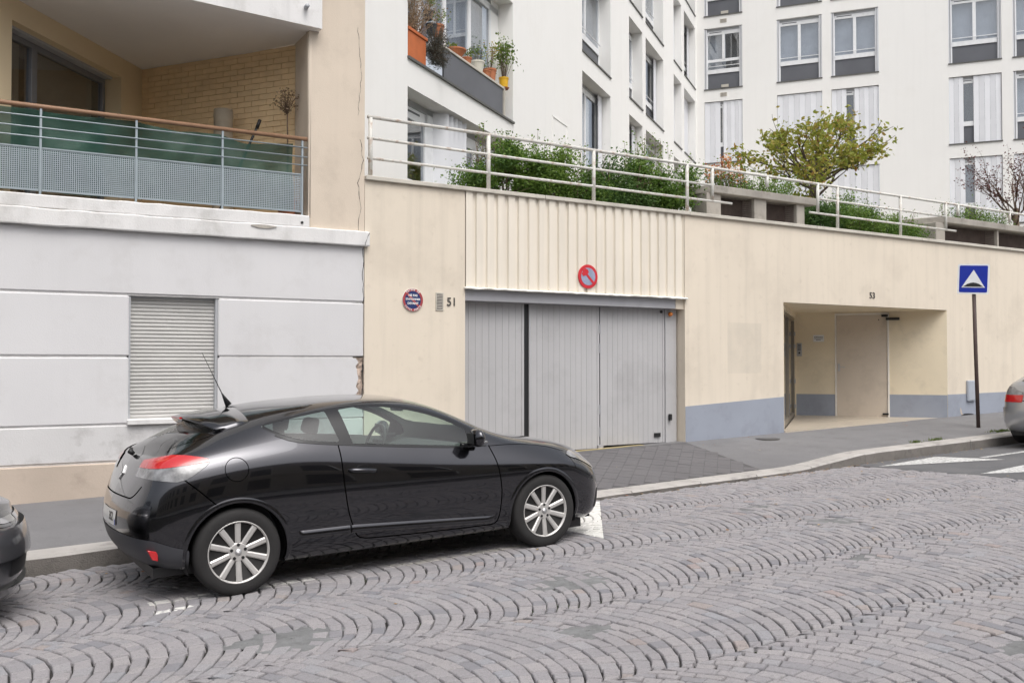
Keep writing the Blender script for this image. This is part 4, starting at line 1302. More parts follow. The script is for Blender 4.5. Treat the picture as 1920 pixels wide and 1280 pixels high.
def window(M, a, c, z0, z1, y, kind='open', gap=None, curtain=None, panel=.57, small=False, mull=1, side=True, rightleaf=False):
    """a..c and z0..z1 bound the opening; y is the depth of the frame behind the facade"""
    fr = MB(); fr.M = M
    s = .055 if side else 0.0
    ia, ic = a + s, c - s
    zt = z1 - .10
    zp = z0 + panel                        # top of the dark panel
    zs = zp + .15                          # top of the white band
    fr.box(ia, ia + .06, y, y + .06, z0, zt).box(ic - .06, ic, y, y + .06, z0, zt)
    fr.box(ia + .06, ic - .06, y, y + .06, zt - .13, zt)
    if panel > .1: fr.box(ia + .06, ic - .06, y - .02, y + .06, zp, zs)
    for k in range(mull):
        xm = ia + (ic - ia) * (k + 1) / (mull + 1)
        fr.box(xm - .05, xm + .05, y, y + .055, zs + (.32 if small else 0), zt - .13)
    if small: fr.box(ia + .06, ic - .06, y, y + .055, zs + .27, zs + .37)
    win = fr.build('window', MT['pvc'], WB)
    b = MB(); b.M = M
    b.box(ia + .05, ic - .05, y + .025, y + .031, zs if panel > .1 else z0, zt - .1).build('pane', MT['glass'], win)
    if panel > .1:
        b = MB(); b.M = M
        b.box(ia + .05, ic - .05, y + .012, y + .05, z0, zp).build('lower_panel', MT['panel'], win)
    b = MB(); b.M = M
    b.box(a - .015, c + .015, -.03, y + .05, z0 - .035, z0).build('window_sill', MT['sill'], win)
    b = MB(); b.M = M
    b.box(ia, ic, y + .02, y + .06, zt, z1).build('shutter_track', MT['shutter_side'], win)
    b = MB(); b.M = M
    b.box(ia + .12, ia + .12 + .35 * (ic - ia), y - .006, y, zt - .055, zt - .03).build('air_vent', MT['panel'], win)
    cur = MT['curtain'] if curtain in (None, 'net') else MT['interior']
    b = MB(); b.M = M
    if curtain == 'half':
        b.box(ia, ia + (ic - ia) * .55, y + .16, y + .165, z0, z1).build('curtain', MT['curtain'], win)
        b = MB(); b.M = M
        b.box(ia, ic, y + .5, y + .51, z0, z1).build('room_back', MT['interior'], win)
    else:
        n = 24; v = []
        for i in range(n + 1):
            x = ia + (ic - ia) * i / n; d = .16 + .005 * (i % 2)
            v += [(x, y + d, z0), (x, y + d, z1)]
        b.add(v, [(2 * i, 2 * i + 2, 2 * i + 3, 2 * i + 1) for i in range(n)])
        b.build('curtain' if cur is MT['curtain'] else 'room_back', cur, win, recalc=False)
    if kind == 'open':
        if panel > .1:
            b = MB(); b.M = M
            b.tube([(ia + .05, y - .05, zs + .10), (ic - .05, y - .05, zs + .10)], .012, 8).build('guard_bar', MT['pvc'], win)
        if side:
            for (x0, x1) in ((a + .004, a + s + .035), (c - s - .035, c - .004)):
                k = 3; w = (x1 - x0) / k
                for i in range(k):
                    b = MB(); b.M = M
                    b.box(x0 + w * i, x0 + w * (i + 1) - .006, y - .075 + .01 * (i % 2), y + .02, z0, z1 - .02).build('folded_shutter', MT['shutter_side'] if i == 1 else MT['shutter'], win)
        if rightleaf:
            shutter_leafs(win, M, c - .42, c - .03, z0, z1 - .03, y - .10, 3, 'folded_shutter')
    else:
        yy = y - .06
        if gap is None: shutter_leafs(win, M, a + .01, c - .01, z0, z1 - .02, yy, 8)
        else:
            g0, g1 = a + (c - a) * gap[0], a + (c - a) * gap[1]
            shutter_leafs(win, M, a + .01, g0, z0, z1 - .02, yy, 3)
            shutter_leafs(win, M, g1, c - .01, z0, z1 - .02, yy, 5)
    return win

ZB = [3.55, 6.235, 8.92, 11.59, 14.26, 16.93]
HWIN = 2.21
def zrow(k): return ZB[k], ZB[k] + HWIN
ops_w, ops_b = [], []
wing_cols = [(8.42, 10.77), (12.58, 14.05), (14.43, 16.68), (18.18, 19.40), (19.83, 21.78)]
back_cols = [(0.29, 1.64), (2.84, 4.35), (4.66, 6.18), (8.34, 9.90), (10.23, 11.80)]
for c_ in wing_cols:
    for k in (1, 2, 3, 4): ops_w.append((c_[0], c_[1], *zrow(k)))
for k in (0, 1, 2): ops_w.append((0.0, 4.15, ZB[k], ZB[k] + (2.25 if k else 2.24)))
for c_ in back_cols:
    for k in (1, 2, 3, 4): ops_b.append((c_[0], c_[1], *zrow(k)))
ZTOP = 19.5
facade(M_wing, -1.45, 22.0, 3.2, ZTOP, ops_w, .50)
facade(M_back, 0.0, 24.0, 3.2, ZTOP, ops_b, .30)
# roof and outer ends
b = MB(); b.add([(-1.45, 0, ZTOP), (22, 0, ZTOP), (22, -24, ZTOP), (34, -24, ZTOP), (34, 12, ZTOP), (-1.45, 12, ZTOP)], [(0, 1, 2, 3, 4, 5)])
b.quad((-1.45, 0, 3.2), (-1.45, 12, 3.2), (-1.45, 12, ZTOP), (-1.45, 0, ZTOP)).quad((22, -24, 3.2), (34, -24, 3.2), (34, -24, ZTOP), (22, -24, ZTOP))
b.build('roof_and_end_walls', FC, WB, recalc=False)

YW, YK = .30, .09
spec_w = {  # wing windows: (column, row): options
    (0, 1): dict(panel=0, curtain='half', rightleaf=True), (0, 2): dict(curtain='net'), (0, 3): dict(curtain='net'), (0, 4): dict(curtain='net'),
    (1, 1): dict(panel=0, curtain='dark', rightleaf=True), (1, 2): dict(curtain='net'), (1, 3): dict(curtain='net'), (1, 4): dict(),
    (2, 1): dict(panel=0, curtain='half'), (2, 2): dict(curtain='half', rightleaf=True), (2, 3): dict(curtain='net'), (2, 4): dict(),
    (3, 1): dict(), (3, 2): dict(kind='closed'), (3, 3): dict(kind='closed'), (3, 4): dict(),
    (4, 1): dict(kind='closed'), (4, 2): dict(kind='closed', gap=(.12, .22)), (4, 3): dict(curtain='dark', rightleaf=True), (4, 4): dict()}
for (ci, k), kw in spec_w.items():
    a, c_ = wing_cols[ci]
    kw.setdefault('curtain', 'net')
    window(M_wing, a, c_, *zrow(k), YW, side=False, **kw)
spec_b = {
    (0, 1): dict(kind='closed', gap=(.42, .5), curtain='dark'), (0, 2): dict(kind='closed', gap=(.42, .50), curtain='dark'), (0, 3): dict(curtain='half', small=True), (0, 4): dict(curtain='half', small=True),
    (1, 1): dict(kind='closed'), (1, 2): dict(kind='closed'), (1, 3): dict(), (1, 4): dict(),
    (2, 1): dict(kind='closed', curtain='dark'), (2, 2): dict(kind='closed', gap=(.32, .49), curtain='dark'), (2, 3): dict(), (2, 4): dict(),
    (3, 1): dict(kind='closed', gap=(.30, .48)), (3, 2): dict(kind='closed', gap=(.28, .47), curtain='dark'), (3, 3): dict(), (3, 4): dict(),
    (4, 1): dict(kind='closed'), (4, 2): dict(), (4, 3): dict(), (4, 4): dict()}
for (ci, k), kw in spec_b.items():
    a, c_ = back_cols[ci]
    window(M_back, a, c_, *zrow(k), YK, **kw)
# small wall vents above the first column of windows
for k in (2, 3, 4):
    b = MB(); b.M = M_back
    z = ZB[k] - .235
    b.box(.86, 1.10, -.012, 0, z - .07, z + .07)
    vo = b.build('wall_vent', MT['coping'], WB)
    for i in range(5):
        b = MB(); b.M = M_back
        b.box(.88, 1.08, -.016, -.011, z - .05 + i * .024, z - .036 + i * .024).build('louvre', MT['concrete'], vo)
    b = MB(); b.M = M_back
    b.box(.88, 1.14, -.01 + YK, YK + .012, ZB[k] + .05, ZB[k] + .15).build('panel_vent', MT['coping'], WB)
# access hatch in the wing wall
b = MB()
for (x0, x1, z0, z1) in ((6.35, 6.375, 5.0, 6.9), (7.3, 7.325, 5.0, 6.9), (6.35, 7.325, 6.875, 6.9)):
    b.box(x0, x1, -.012, 0, z0, z1)
b.build('hatch_frame', FC, WB)
# ---- the pot window (first floor of the wing) : frames, parapet panel and shelf
a, c_, z0 = 0.0, 4.15, ZB[1]
z1 = z0 + 2.25
y = .30
fr = MB()
fr.box(a, a + .07, y, y + .06, z0, z1 - .1).box(c_ - .42, c_ - .35, y, y + .06, z0, z1 - .1).box(a, c_, y, y + .06, z1 - .22, z1 - .1)
for x in (0.95, 1.85, 2.85): fr.box(x - .055, x + .055, y, y + .06, z0 + .62, z1 - .2)
fr.box(a, c_ - .35, y - .02, y + .06, z0 + .50, z0 + .64)
pw = fr.build('window', MT['pvc'], WB)
MB().box(a + .07, c_ - .42, y + .025, y + .031, z0 + .6, z1 - .2).build('pane', MT['glass'], pw)
MB().box(1.25, c_ - .45, .02, .05, z0 + .03, z0 + .50).build('lower_panel', MT['panel'], pw)
MB().box(1.2, c_ - .40, .0, .30, z0 + .505, z0 + .545).build('shelf', MT['coping'], pw, bevel=.004)
MB().box(c_ - .43, c_ - .37, .0, .05, z0, z0 + .56).build('shelf_post', MT['coping'], pw)
MB().box(a - .015, c_ + .02, -.035, .34, z0 - .035, z0).build('window_sill', MT['sill'], pw)
nf = 40; b = MB(); v = []
for i in range(nf + 1):
    x = a + (c_ - .4 - a) * i / nf; v += [(x, y + .16 + .02 * (i % 2), z0 + .5), (x, y + .16 + .02 * (i % 2), z1)]
b.add(v, [(2 * i, 2 * i + 2, 2 * i + 3, 2 * i + 1) for i in range(nf)])
b.build('curtain', MT['curtain'], pw, recalc=False)
MB().box(c_ - .35, c_, y, y + .05, z0, z1).build('side_wall', FC, pw)
# second floor opening above it (only its reveal can be seen from the street)
window(M_wing, 0.0, 4.15, ZB[2], ZB[2] + 2.25, YW, side=False, curtain='net', mull=3)
# ---- ground floor terrace windows with folded shutters
z0, z1 = ZB[0], ZB[0] + 2.24
fr = MB()
for (xa, xb) in ((0.06, 1.22), (2.35, 4.10)):
    fr.box(xa, xa + .09, y, y + .06, z0, z1 - .12).box(xb - .09, xb, y, y + .06, z0, z1 - .12).box(xa, xb, y, y + .06, z1 - .30, z1 - .12)
    fr.box((xa + xb) / 2 - .06 - .18, (xa + xb) / 2 + .06 - .18, y, y + .06, z0, z1 - .25)
fr.box(1.22, 2.35, y, y + .06, z0, z1 - .1)
gw = fr.build('window', MT['pvc'], WB)
for (xa, xb) in ((0.1, 1.18), (2.4, 4.05)):
    MB().box(xa, xb, y + .025, y + .031, z0, z1 - .25).build('pane', MT['glass'], gw)
MB().box(0, 4.15, y + .35, y + .36, z0, z1).build('room_back', mat('grey_green_blind', (0.22, 0.25, 0.25), .8, .12, 2, 0), gw)
MB().box(0, 4.15, y + .02, y + .06, z1 - .1, z1).build('shutter_track', MT['shutter_side'], gw)
MB().box(.45, .95, y - .006, y, z1 - .20, z1 - .17).build('air_vent', MT['panel'], gw)
for i in range(5):
    x = 1.42 + .17 * i
    b = MB()
    b.add([(x, .30, z0), (x + .12, .07, z0), (x + .135, .08, z0), (x + .015, .31, z0), (x, .30, z1 - .03), (x + .12, .07, z1 - .03), (x + .135, .08, z1 - .03), (x + .015, .31, z1 - .03)],
          [(3, 2, 1, 0), (4, 5, 6, 7), (0, 1, 5, 4), (1, 2, 6, 5), (2, 3, 7, 6), (3, 0, 4, 7)])
    b.build('folded_shutter', MT['shutter'], gw)
MB().box(.0, .05, .05, .30, z0, z1 - .02).build('folded_shutter', MT['shutter'], gw)
b = MB().box(0.05, 1.3, .18, .22, 4.45, 4.50).tube([(.1, .2, 4.0), (.1, .2, 4.5)], .015)
b.build('guard_bar', MT['pvc'], gw)

# ================================================================ the houses across the street (behind the camera; seen in the car's paint and in the panes)
MT['stone'] = mat('limestone_front', (0.52, 0.47, 0.40), 0.9, 0.06, 0.6, 0.4, 50, streak=.15)
OB = thing('facing_house', 'stone fronted house across the street', 'building', (0, -9.5, 0))
M_op = Matrix.Rotation(R(180), 4, 'Z')
us = [(-26 + i * 2.6 + .7, -26 + i * 2.6 + 1.9) for i in range(21)]
ops = [(u[0], u[1], .9 + 3.1 * k, 2.9 + 3.1 * k) for u in us for k in range(2)]
us_ = sorted(set([-26, 30] + [q for u in us for q in u]))
zs_ = sorted(set([-1.0, 7.4] + [q for o in ops for q in o[2:]]))
b = MB(); b.M = M_op
for i in range(len(us_) - 1):
    for j in range(len(zs_) - 1):
        cu, cz = (us_[i] + us_[i + 1]) / 2, (zs_[j] + zs_[j + 1]) / 2
        d = .25 if any(o[0] < cu < o[1] and o[2] < cz < o[3] for o in ops) else 0.0
        if d == 0: b.quad((us_[i], 0, zs_[j]), (us_[i + 1], 0, zs_[j]), (us_[i + 1], 0, zs_[j + 1]), (us_[i], 0, zs_[j + 1]))
b.build('front_wall', MT['stone'], OB, recalc=False)
MT['dark_pane'] = plain('dark_window', (0.03, 0.035, 0.04), 0.1)
for o_ in ops:
    b = MB(); b.M = M_op
    b.box(o_[0] - .05, o_[1] + .05, .2, .25, o_[2] - .05, o_[3] + .05).build('window', MT['dark_pane'], OB, recalc=False)
b = MB(); b.M = M_op
b.box(-26, 30, -.35, .2, 7.2, 7.6).box(-26, 30, -.15, .1, 3.4, 3.6)
b.build('cornice', MT['stone'], OB)
b = MB(); b.M = M_op
b.add([(-26, .2, 7.6), (30, .2, 7.6), (30, 3.0, 9.4), (-26, 3.0, 9.4)], [(0, 1, 2, 3)])
b.build('roof', mat('zinc_roof', (0.25, 0.27, 0.30), .5, .05), OB, recalc=False)
# ================================================================ CARS (local x forward, y to the car's left, z up; origin on the ground under the rear axle)
def bspline_matrix(n, m):
    """rows: m parameter samples, columns: n control points; clamped uniform cubic"""
    kn = [0, 0, 0] + list(range(n - 2)) + [n - 3] * 3
    us = np.linspace(0, n - 3 - 1e-9, m)
    B = np.zeros((m, n))
    for r, u in enumerate(us):
        N = np.zeros(len(kn) - 1)
        for i in range(len(kn) - 1):
            N[i] = 1.0 if kn[i] <= u < kn[i + 1] else 0.0
        for p in (1, 2, 3):
            M_ = np.zeros(len(kn) - 1 - p)
            for i in range(len(M_)):
                a = kn[i + p] - kn[i]; b = kn[i + p + 1] - kn[i + 1]
                x = 0.0
                if a > 0: x += (u - kn[i]) / a * N[i]
                if b > 0: x += (kn[i + p + 1] - u) / b * N[i + 1]
                M_[i] = x
            N = M_
        B[r] = N[:n]
    return B

def car_net():
    cols = []
    # rear, from the centre line to the corner: (u, h, z) for twelve rows
    cols.append([(-.62, 0, .24), (-.75, 0, .28), (-.81, 0, .42), (-.825, 0, .56), (-.785, 0, .68), (-.70, 0, .82), (-.61, 0, .965), (-.56, 0, .992), (-.50, 0, 1.025), (-.46, 0, 1.06), (-.42, 0, 1.08), (-.40, 0, 1.09)])
    cols.append([(-.62, .22, .24), (-.745, .23, .28), (-.805, .24, .42), (-.82, .24, .56), (-.78, .24, .68), (-.695, .235, .82), (-.607, .225, .965), (-.555, .2, .994), (-.495, .175, 1.028), (-.44, .13, 1.07), (-.40, .07, 1.09), (-.38, 0, 1.10)])
    cols.append([(-.60, .48, .24), (-.71, .51, .28), (-.765, .53, .42), (-.775, .535, .56), (-.74, .53, .68), (-.665, .515, .82), (-.59, .48, .965), (-.54, .43, 1.0), (-.45, .37, 1.045), (-.35, .28, 1.10), (-.30, .15, 1.125), (-.28, 0, 1.135)])
    cols.append([(-.55, .68, .24), (-.64, .73, .28), (-.685, .76, .40), (-.69, .77, .55), (-.67, .765, .68), (-.615, .74, .83), (-.55, .675, .966), (-.45, .60, 1.012), (-.34, .52, 1.065), (-.22, .385, 1.145), (-.17, .19, 1.175), (-.15, 0, 1.185)])
    cols.append([(-.42, .77, .23), (-.47, .84, .27), (-.48, .865, .40), (-.48, .873, .55), (-.47, .872, .70), (-.46, .845, .87), (-.44, .765, .985), (-.33, .675, 1.035), (-.20, .575, 1.10), (-.09, .42, 1.20), (-.05, .2, 1.23), (-.03, 0, 1.24)])
    # side stations
    S = [-.15, .15, .50, .85, 1.20, 1.55, 1.85, 2.15, 2.45, 2.75, 3.00]
    z6 = [1.01, 1.045, 1.055, 1.014, .978, .946, .922, .902, .885, .855, .805]
    h6 = [.805, .81, .812, .815, .818, .818, .818, .815, .80, .775, .735]
    hs = [.99, 1.0, .998, .995, .995, .995, .998, 1.0, 1.005, 1.0, .965]
    z8 = [1.155, 1.215, 1.285, 1.318, 1.325, 1.292, 1.20, 1.025, .925, .885, .84]
    h8 = [.585, .59, .605, .61, .61, .615, .645, .69, .665, .64, .60]
    u8 = [-.06, .17, .50, .85, 1.20, 1.55, 1.85, 2.17, 2.45, 2.75, 3.00]
    zc = [1.275, 1.325, 1.352, 1.366, 1.368, 1.348, 1.235, 1.085, .955, .912, .868]
    uc = [.03, .19, .50, .85, 1.22, 1.60, 1.88, 2.18, 2.47, 2.76, 3.00]
    for k in range(len(S)):
        u = S[k]; s = hs[k]
        c = [(u, .80 * s, .185), (u, .858 * s, .215), (u, .888 * s, .36), (u, .896 * s, .52), (u, .903 * s, .70), (u, .882 * s, z6[k] - .115), (u, h6[k], z6[k])]
        c.append(((u + u8[k]) / 2, (h6[k] + h8[k]) / 2 + .018, (z6[k] + z8[k]) / 2))
        c.append((u8[k], h8[k], z8[k]))
        for q in (.33, .68, 1.0):
            e = 1 - (1 - q) ** 2
            c.append((u8[k] + (uc[k] - u8[k]) * e, h8[k] * (1 - q), z8[k] + (zc[k] - z8[k]) * e))
        cols.append(c)
    # front corner to the centre line
    cols.append([(3.16, .74, .17), (3.20, .80, .20), (3.215, .83, .34), (3.215, .838, .50), (3.20, .825, .60), (3.18, .775, .675), (3.15, .695, .735), (3.17, .61, .77), (3.18, .52, .79), (3.19, .37, .81), (3.19, .18, .82), (3.19, 0, .825)])
    cols.append([(3.28, .60, .165), (3.36, .66, .20), (3.385, .68, .34), (3.385, .68, .49), (3.36, .67, .59), (3.33, .62, .65), (3.30, .55, .70), (3.30, .485, .73), (3.30, .415, .75), (3.30, .295, .765), (3.30, .15, .772), (3.30, 0, .776)])
    cols.append([(3.34, .40, .16), (3.44, .43, .20), (3.475, .44, .34), (3.475, .44, .48), (3.45, .43, .58), (3.42, .40, .635), (3.395, .355, .68), (3.38, .31, .705), (3.375, .26, .722), (3.37, .185, .735), (3.37, .09, .742), (3.37, 0, .745)])
    cols.append([(3.36, .19, .155), (3.475, .20, .20), (3.51, .205, .34), (3.51, .205, .48), (3.485, .20, .575), (3.455, .185, .63), (3.43, .165, .67), (3.42, .145, .69), (3.415, .12, .705), (3.41, .085, .716), (3.405, .045, .722), (3.40, 0, .725)])
    cols.append([(3.37, 0, .155), (3.485, 0, .20), (3.52, 0, .34), (3.52, 0, .48), (3.495, 0, .575), (3.465, 0, .63), (3.44, 0, .665), (3.43, 0, .685), (3.425, 0, .70), (3.42, 0, .71), (3.415, 0, .716), (3.41, 0, .72)])
    net_ = np.array(cols)          # (columns, rows, 3)
    r_ = net_[:, :, 0] < -.35
    net_[:, :, 0] = np.where(r_, -.35 + (net_[:, :, 0] + .35) * .80, net_[:, :, 0])
    f_ = net_[:, 8:, 0] > 2.4
    net_[:, 8:, 2] += np.where(f_, .014, 0)
    return net_

def poly_sdf(P, poly):
    """signed distance, positive inside; P (n,2)"""
    q = np.array(poly, float); n = len(q)
    d = np.full(len(P), 1e9); ins = np.zeros(len(P), bool)
    for i in range(n):
        a, b = q[i], q[(i + 1) % n]
        e = b - a; w = P - a
        if e @ e < 1e-12: continue
        t = np.clip((w @ e) / (e @ e), 0, 1)
        d = np.minimum(d, np.linalg.norm(w - t[:, None] * e, axis=1))
        c = ((a[1] > P[:, 1]) != (b[1] > P[:, 1]))
        with np.errstate(divide='ignore', invalid='ignore'):
            xx = a[0] + (P[:, 1] - a[1]) / (b[1] - a[1] + 1e-12) * (b[0] - a[0])
        ins ^= c & (P[:, 0] < xx)
    return np.where(ins, d, -d)

def clip_faces(V, N, F, f):
    """keep the part of the mesh where f > 0, cutting faces along f = 0"""
    V2 = []; N2 = []; mp = {}; out = []
    def vid(i):
        if i not in mp:
            mp[i] = len(V2); V2.append(V[i]); N2.append(N[i])
        return mp[i]
    def eid(a, b):
        k = (min(a, b), max(a, b))
        if k not in mp:
            t = f[a] / (f[a] - f[b])
            mp[k] = len(V2); V2.append(V[a] + (V[b] - V[a]) * t); N2.append(N[a] + (N[b] - N[a]) * t)
        return mp[k]
    pos = f > 0
    for q in F:
        k = sum(pos[i] for i in q)
        if k == 0: continue
        if k == len(q): out.append(tuple(vid(i) for i in q)); continue
        r = []
        for j in range(len(q)):
            a, b = q[j], q[(j + 1) % len(q)]
            if pos[a]: r.append(vid(a))
            if pos[a] != pos[b]: r.append(eid(a, b))
        if len(r) >= 3: out.append(tuple(r))
    return np.array(V2), np.array(N2), out

def mirrored(V, F, flip=True):
    W = V.copy(); W[:, 1] *= -1
    n = len(V)
    return np.vstack([V, W]), list(F) + [tuple(reversed([i + n for i in q])) for q in F]

def smooth_poly(p, k=2, closed=True):
    """corner cutting; a point given twice stays a crisp corner"""
    p = [tuple(q) for q in p]
    for _ in range(k):
        r = []
        n = len(p)
        for i in range(n if closed else n - 1):
            a, b = p[i], p[(i + 1) % n]
            r += [tuple(.75 * x + .25 * y for x, y in zip(a, b)), tuple(.25 * x + .75 * y for x, y in zip(a, b))]
        if not closed: r = [p[0]] + r + [p[-1]]
        p = r
    return p

def car_paint(name, col, metal=.35, rough=.35, dust=(0.16, 0.14, 0.12)):
    t = NT(name)
    c = t.ramp(t.noise(1.7, 4), [(0.3, mul(col, .9)), (0.7, mul(col, 1.1))])
    d = t.noise(5, 6)
    c = t.mix(t.ramp(d, [(0.45, 0.0), (0.85, 0.03)]), c, dust)
    p = t.bsdf(c, rough, metal, .3, 1.0)
    p.inputs['Coat IOR'].default_value = 1.6
    ge = t.n('ShaderNodeNewGeometry')              # inside of the shell: pale cabin lining
    li = t.n('ShaderNodeBsdfDiffuse'); li.inputs[0].default_value = (.45, .45, .44, 1)
    mx = t.n('ShaderNodeMixShader')
    t.l(ge.outputs['Backfacing'], mx.inputs[0]); t.l(p.outputs[0], mx.inputs[1]); t.l(li.outputs[0], mx.inputs[2])
    t.l(mx.outputs[0], t.out.inputs['Surface'])
    cr = t.ramp(t.noise(6, 5), [(.35, .012), (.75, .05)])
    t.l(cr, p.inputs['Coat Roughness'])
    return t.m
MT['tyre'] = mat('tyre_rubber', (0.022, 0.021, 0.021), .8, .15, 8, .4, 60)
MT['rim'] = mat('alloy_rim', (0.60, 0.585, 0.565), .42, .06, 10, 0, metal=.55)
MT['gloss_black'] = plain('gloss_black_trim', (0.01, 0.01, 0.011), .18)
MT['matt_plastic'] = mat('charcoal_bumper_plastic', (0.05, 0.051, 0.058), .5, .08, 6, .2, 120)
MT['car_glass'] = glass('car_glass', (0.74, 0.86, 0.81), 1.75)
MT['tint_glass'] = glass('car_glass_tinted', (0.36, 0.42, 0.41), 1.8)
MT['red_lens'] = plain('red_lamp_lens', (0.48, 0.012, 0.015), .12, coat=1.0)
MT['clear_lens'] = mat('clear_lamp_lens', (0.19, 0.19, 0.195), .15, .7, 11, 0, coat=1.0)
MT['chrome'] = plain('chrome', (0.75, 0.75, 0.76), .12, 1.0)
MT['lamp_dark'] = plain('lamp_housing', (0.10, 0.10, 0.105), .2, .4, coat=1.0)
MT['seat'] = mat('seat_fabric', (0.09, 0.09, 0.095), .9, .15, 8, .3, 80)
MT['dash'] = plain('dash_plastic', (0.07, 0.07, 0.072), .7)
MT['plate_white'] = plain('number_plate_white', (0.72, 0.72, 0.70), .35)

def ribbon(pts, nrm, w, lift):
    """flat strip following points on a surface"""
    V, F = [], []
    n = len(pts)
    for i in range(n):
        a = pts[max(0, i - 1)]; b = pts[min(n - 1, i + 1)]
        t = (b - a).normalized(); s = t.cross(nrm[i]).normalized()
        p = pts[i] + nrm[i] * lift
        V += [p - s * w / 2, p + s * w / 2]
    for i in range(n - 1): F.append((2 * i, 2 * i + 1, 2 * i + 3, 2 * i + 2))
    return V, F

def resample(p, step=.02, closed=False):
    q = [Vector(a) for a in p]
    if closed: q.append(q[0])
    out = [q[0]]
    for a, b in zip(q[:-1], q[1:]):
        L = (b - a).length
        k = max(1, int(L / step))
        for i in range(1, k + 1): out.append(a.lerp(b, i / k))
    return out

def wheel_into(parent, x, y, side, r=.312):
    """side -1: outer face towards -y"""
    w = MB()
    ow = .0
    prof = [(.205, .03), (.215, .004), (.225, .0), (.255, -.004), (.285, -.002), (r - .010, .010), (r, .030), (r, .170), (r - .010, .19), (.25, .2), (.205, .18)]
    sgn = -side
    t = MB().lathe([(a, b * 1.0) for a, b in prof], 56, axis='y')
    ty = t.build('wheel', MT['tyre'], parent, smooth=True, loc=(x, y, r - .006))
    if side > 0: ty.rotation_euler = (0, 0, math.pi)
    rm = MB()
    rm.lathe([(.200, .12), (.206, .03), (.214, .002), (.222, .0), (.224, .008), (.216, .012), (.209, .03), (.204, .14)], 56, axis='y')
    rm.build('rim', MT['rim'], ty, smooth=True)
    # ten tapered spokes
    sp = MB()
    for k in range(10):
        a = math.pi / 2 + 2 * math.pi * k / 10
        c, s = math.cos(a), math.sin(a)
        secs = []
        for (rr, hw_, yo, dp) in ((.045, .018, .022, .03), (.09, .021, .018, .03), (.15, .022, .012, .03), (.208, .0235, .008, .03)):
            secs.append([(rr, -hw_, yo + .008), (rr, -hw_ * .55, yo), (rr, hw_ * .55, yo), (rr, hw_, yo + .008), (rr, hw_ * .8, yo + dp), (rr, -hw_ * .8, yo + dp)])
        v = []
        for se in secs:
            for (rr, t_, yy) in se: v.append((rr * c - t_ * s, yy, rr * s + t_ * c))
        f = [(i * 6 + j, i * 6 + (j + 1) % 6, (i + 1) * 6 + (j + 1) % 6, (i + 1) * 6 + j) for i in range(3) for j in range(6)]
        f += [tuple(range(5, -1, -1)), tuple(18 + j for j in range(6))]
        sp.add(v, f)
    sp.lathe([(.0, .018), (.062, .018), (.07, .026), (.07, .06), (.0, .06)], 32, axis='y')
    spo = sp.build('spokes', MT['rim'], ty, bevel=.002)
    lg = MB()
    for k in range(5):
        a = math.pi / 2 + 2 * math.pi * k / 5
        lg.lathe([(.0, .015), (.0115, .015), (.0115, .02), (0, .02)], 12, axis='y', c=(.052 * math.cos(a), 0, .052 * math.sin(a)))
    lg.build('lug_holes', MT['black'], ty)
    cp = MB().lathe([(0, .010), (.022, .012), (.026, .02), (0, .02)], 20, axis='y')
    cp.build('hub_cap', MT['steel'], ty, smooth=True)
    dm = MB()
    for (w_, m_) in ((1.0, 0),):
        o_ = [(0, .014), (.009, 0), (0, -.014), (-.009, 0)]; i_ = [(0, .008), (.005, 0), (0, -.008), (-.005, 0)]
        dm.add([(p[0], .0085, p[1]) for p in o_] + [(p[0], .0085, p[1]) for p in i_], [(k, (k + 1) % 4, (k + 1) % 4 + 4, k + 4) for k in range(4)])
    dm.build('emblem', MT['beam_grey'], ty)
    dk = MB().lathe([(0, .075), (.13, .075), (.13, .08), (0, .08)], 32, axis='y')
    dk.build('brake_disc', MT['rust_steel'], ty)
    bk = MB().lathe([(0, .12), (.206, .12), (.206, .14), (0, .14)], 32, axis='y')
    bk.build('wheel_back', MT['black'], ty)
    return ty

MT['gap'] = plain('panel_gap', (0.0012, 0.0012, 0.0012), .9, spec=0.0)
net = car_net()
nc, nr, _ = net.shape
NU, NV = 300, 130
BU, BV = bspline_matrix(nc, NU), bspline_matrix(nr, NV)
grid = np.einsum('ac,crk->ark', BU, net)
grid = np.einsum('br,ark->abk', BV, grid)            # (NU, NV, 3): u, h, z
du = np.gradient(grid, axis=0); dv = np.gradient(grid, axis=1)
nrm = np.cross(du, dv)
ln = np.linalg.norm(nrm, axis=2, keepdims=True)
nrm = nrm / np.maximum(ln, 1e-9)
mid = grid[NU // 2, NV // 3]
if nrm[NU // 2, NV // 3][1] < 0: nrm = -nrm
HV = grid.reshape(-1, 3).copy(); HN = nrm.reshape(-1, 3).copy()
HV[:, 1] = np.maximum(HV[:, 1], 0)
HF = [(a * NV + b, (a + 1) * NV + b, (a + 1) * NV + b + 1, a * NV + b + 1) for a in range(NU - 1) for b in range(NV - 1)]
fa = HF[(NU // 2) * (NV - 1) + NV // 3]
vn = np.cross(HV[fa[1]] - HV[fa[0]], HV[fa[2]] - HV[fa[0]])
if vn[1] < 0: HF = [tuple(reversed(q)) for q in HF]
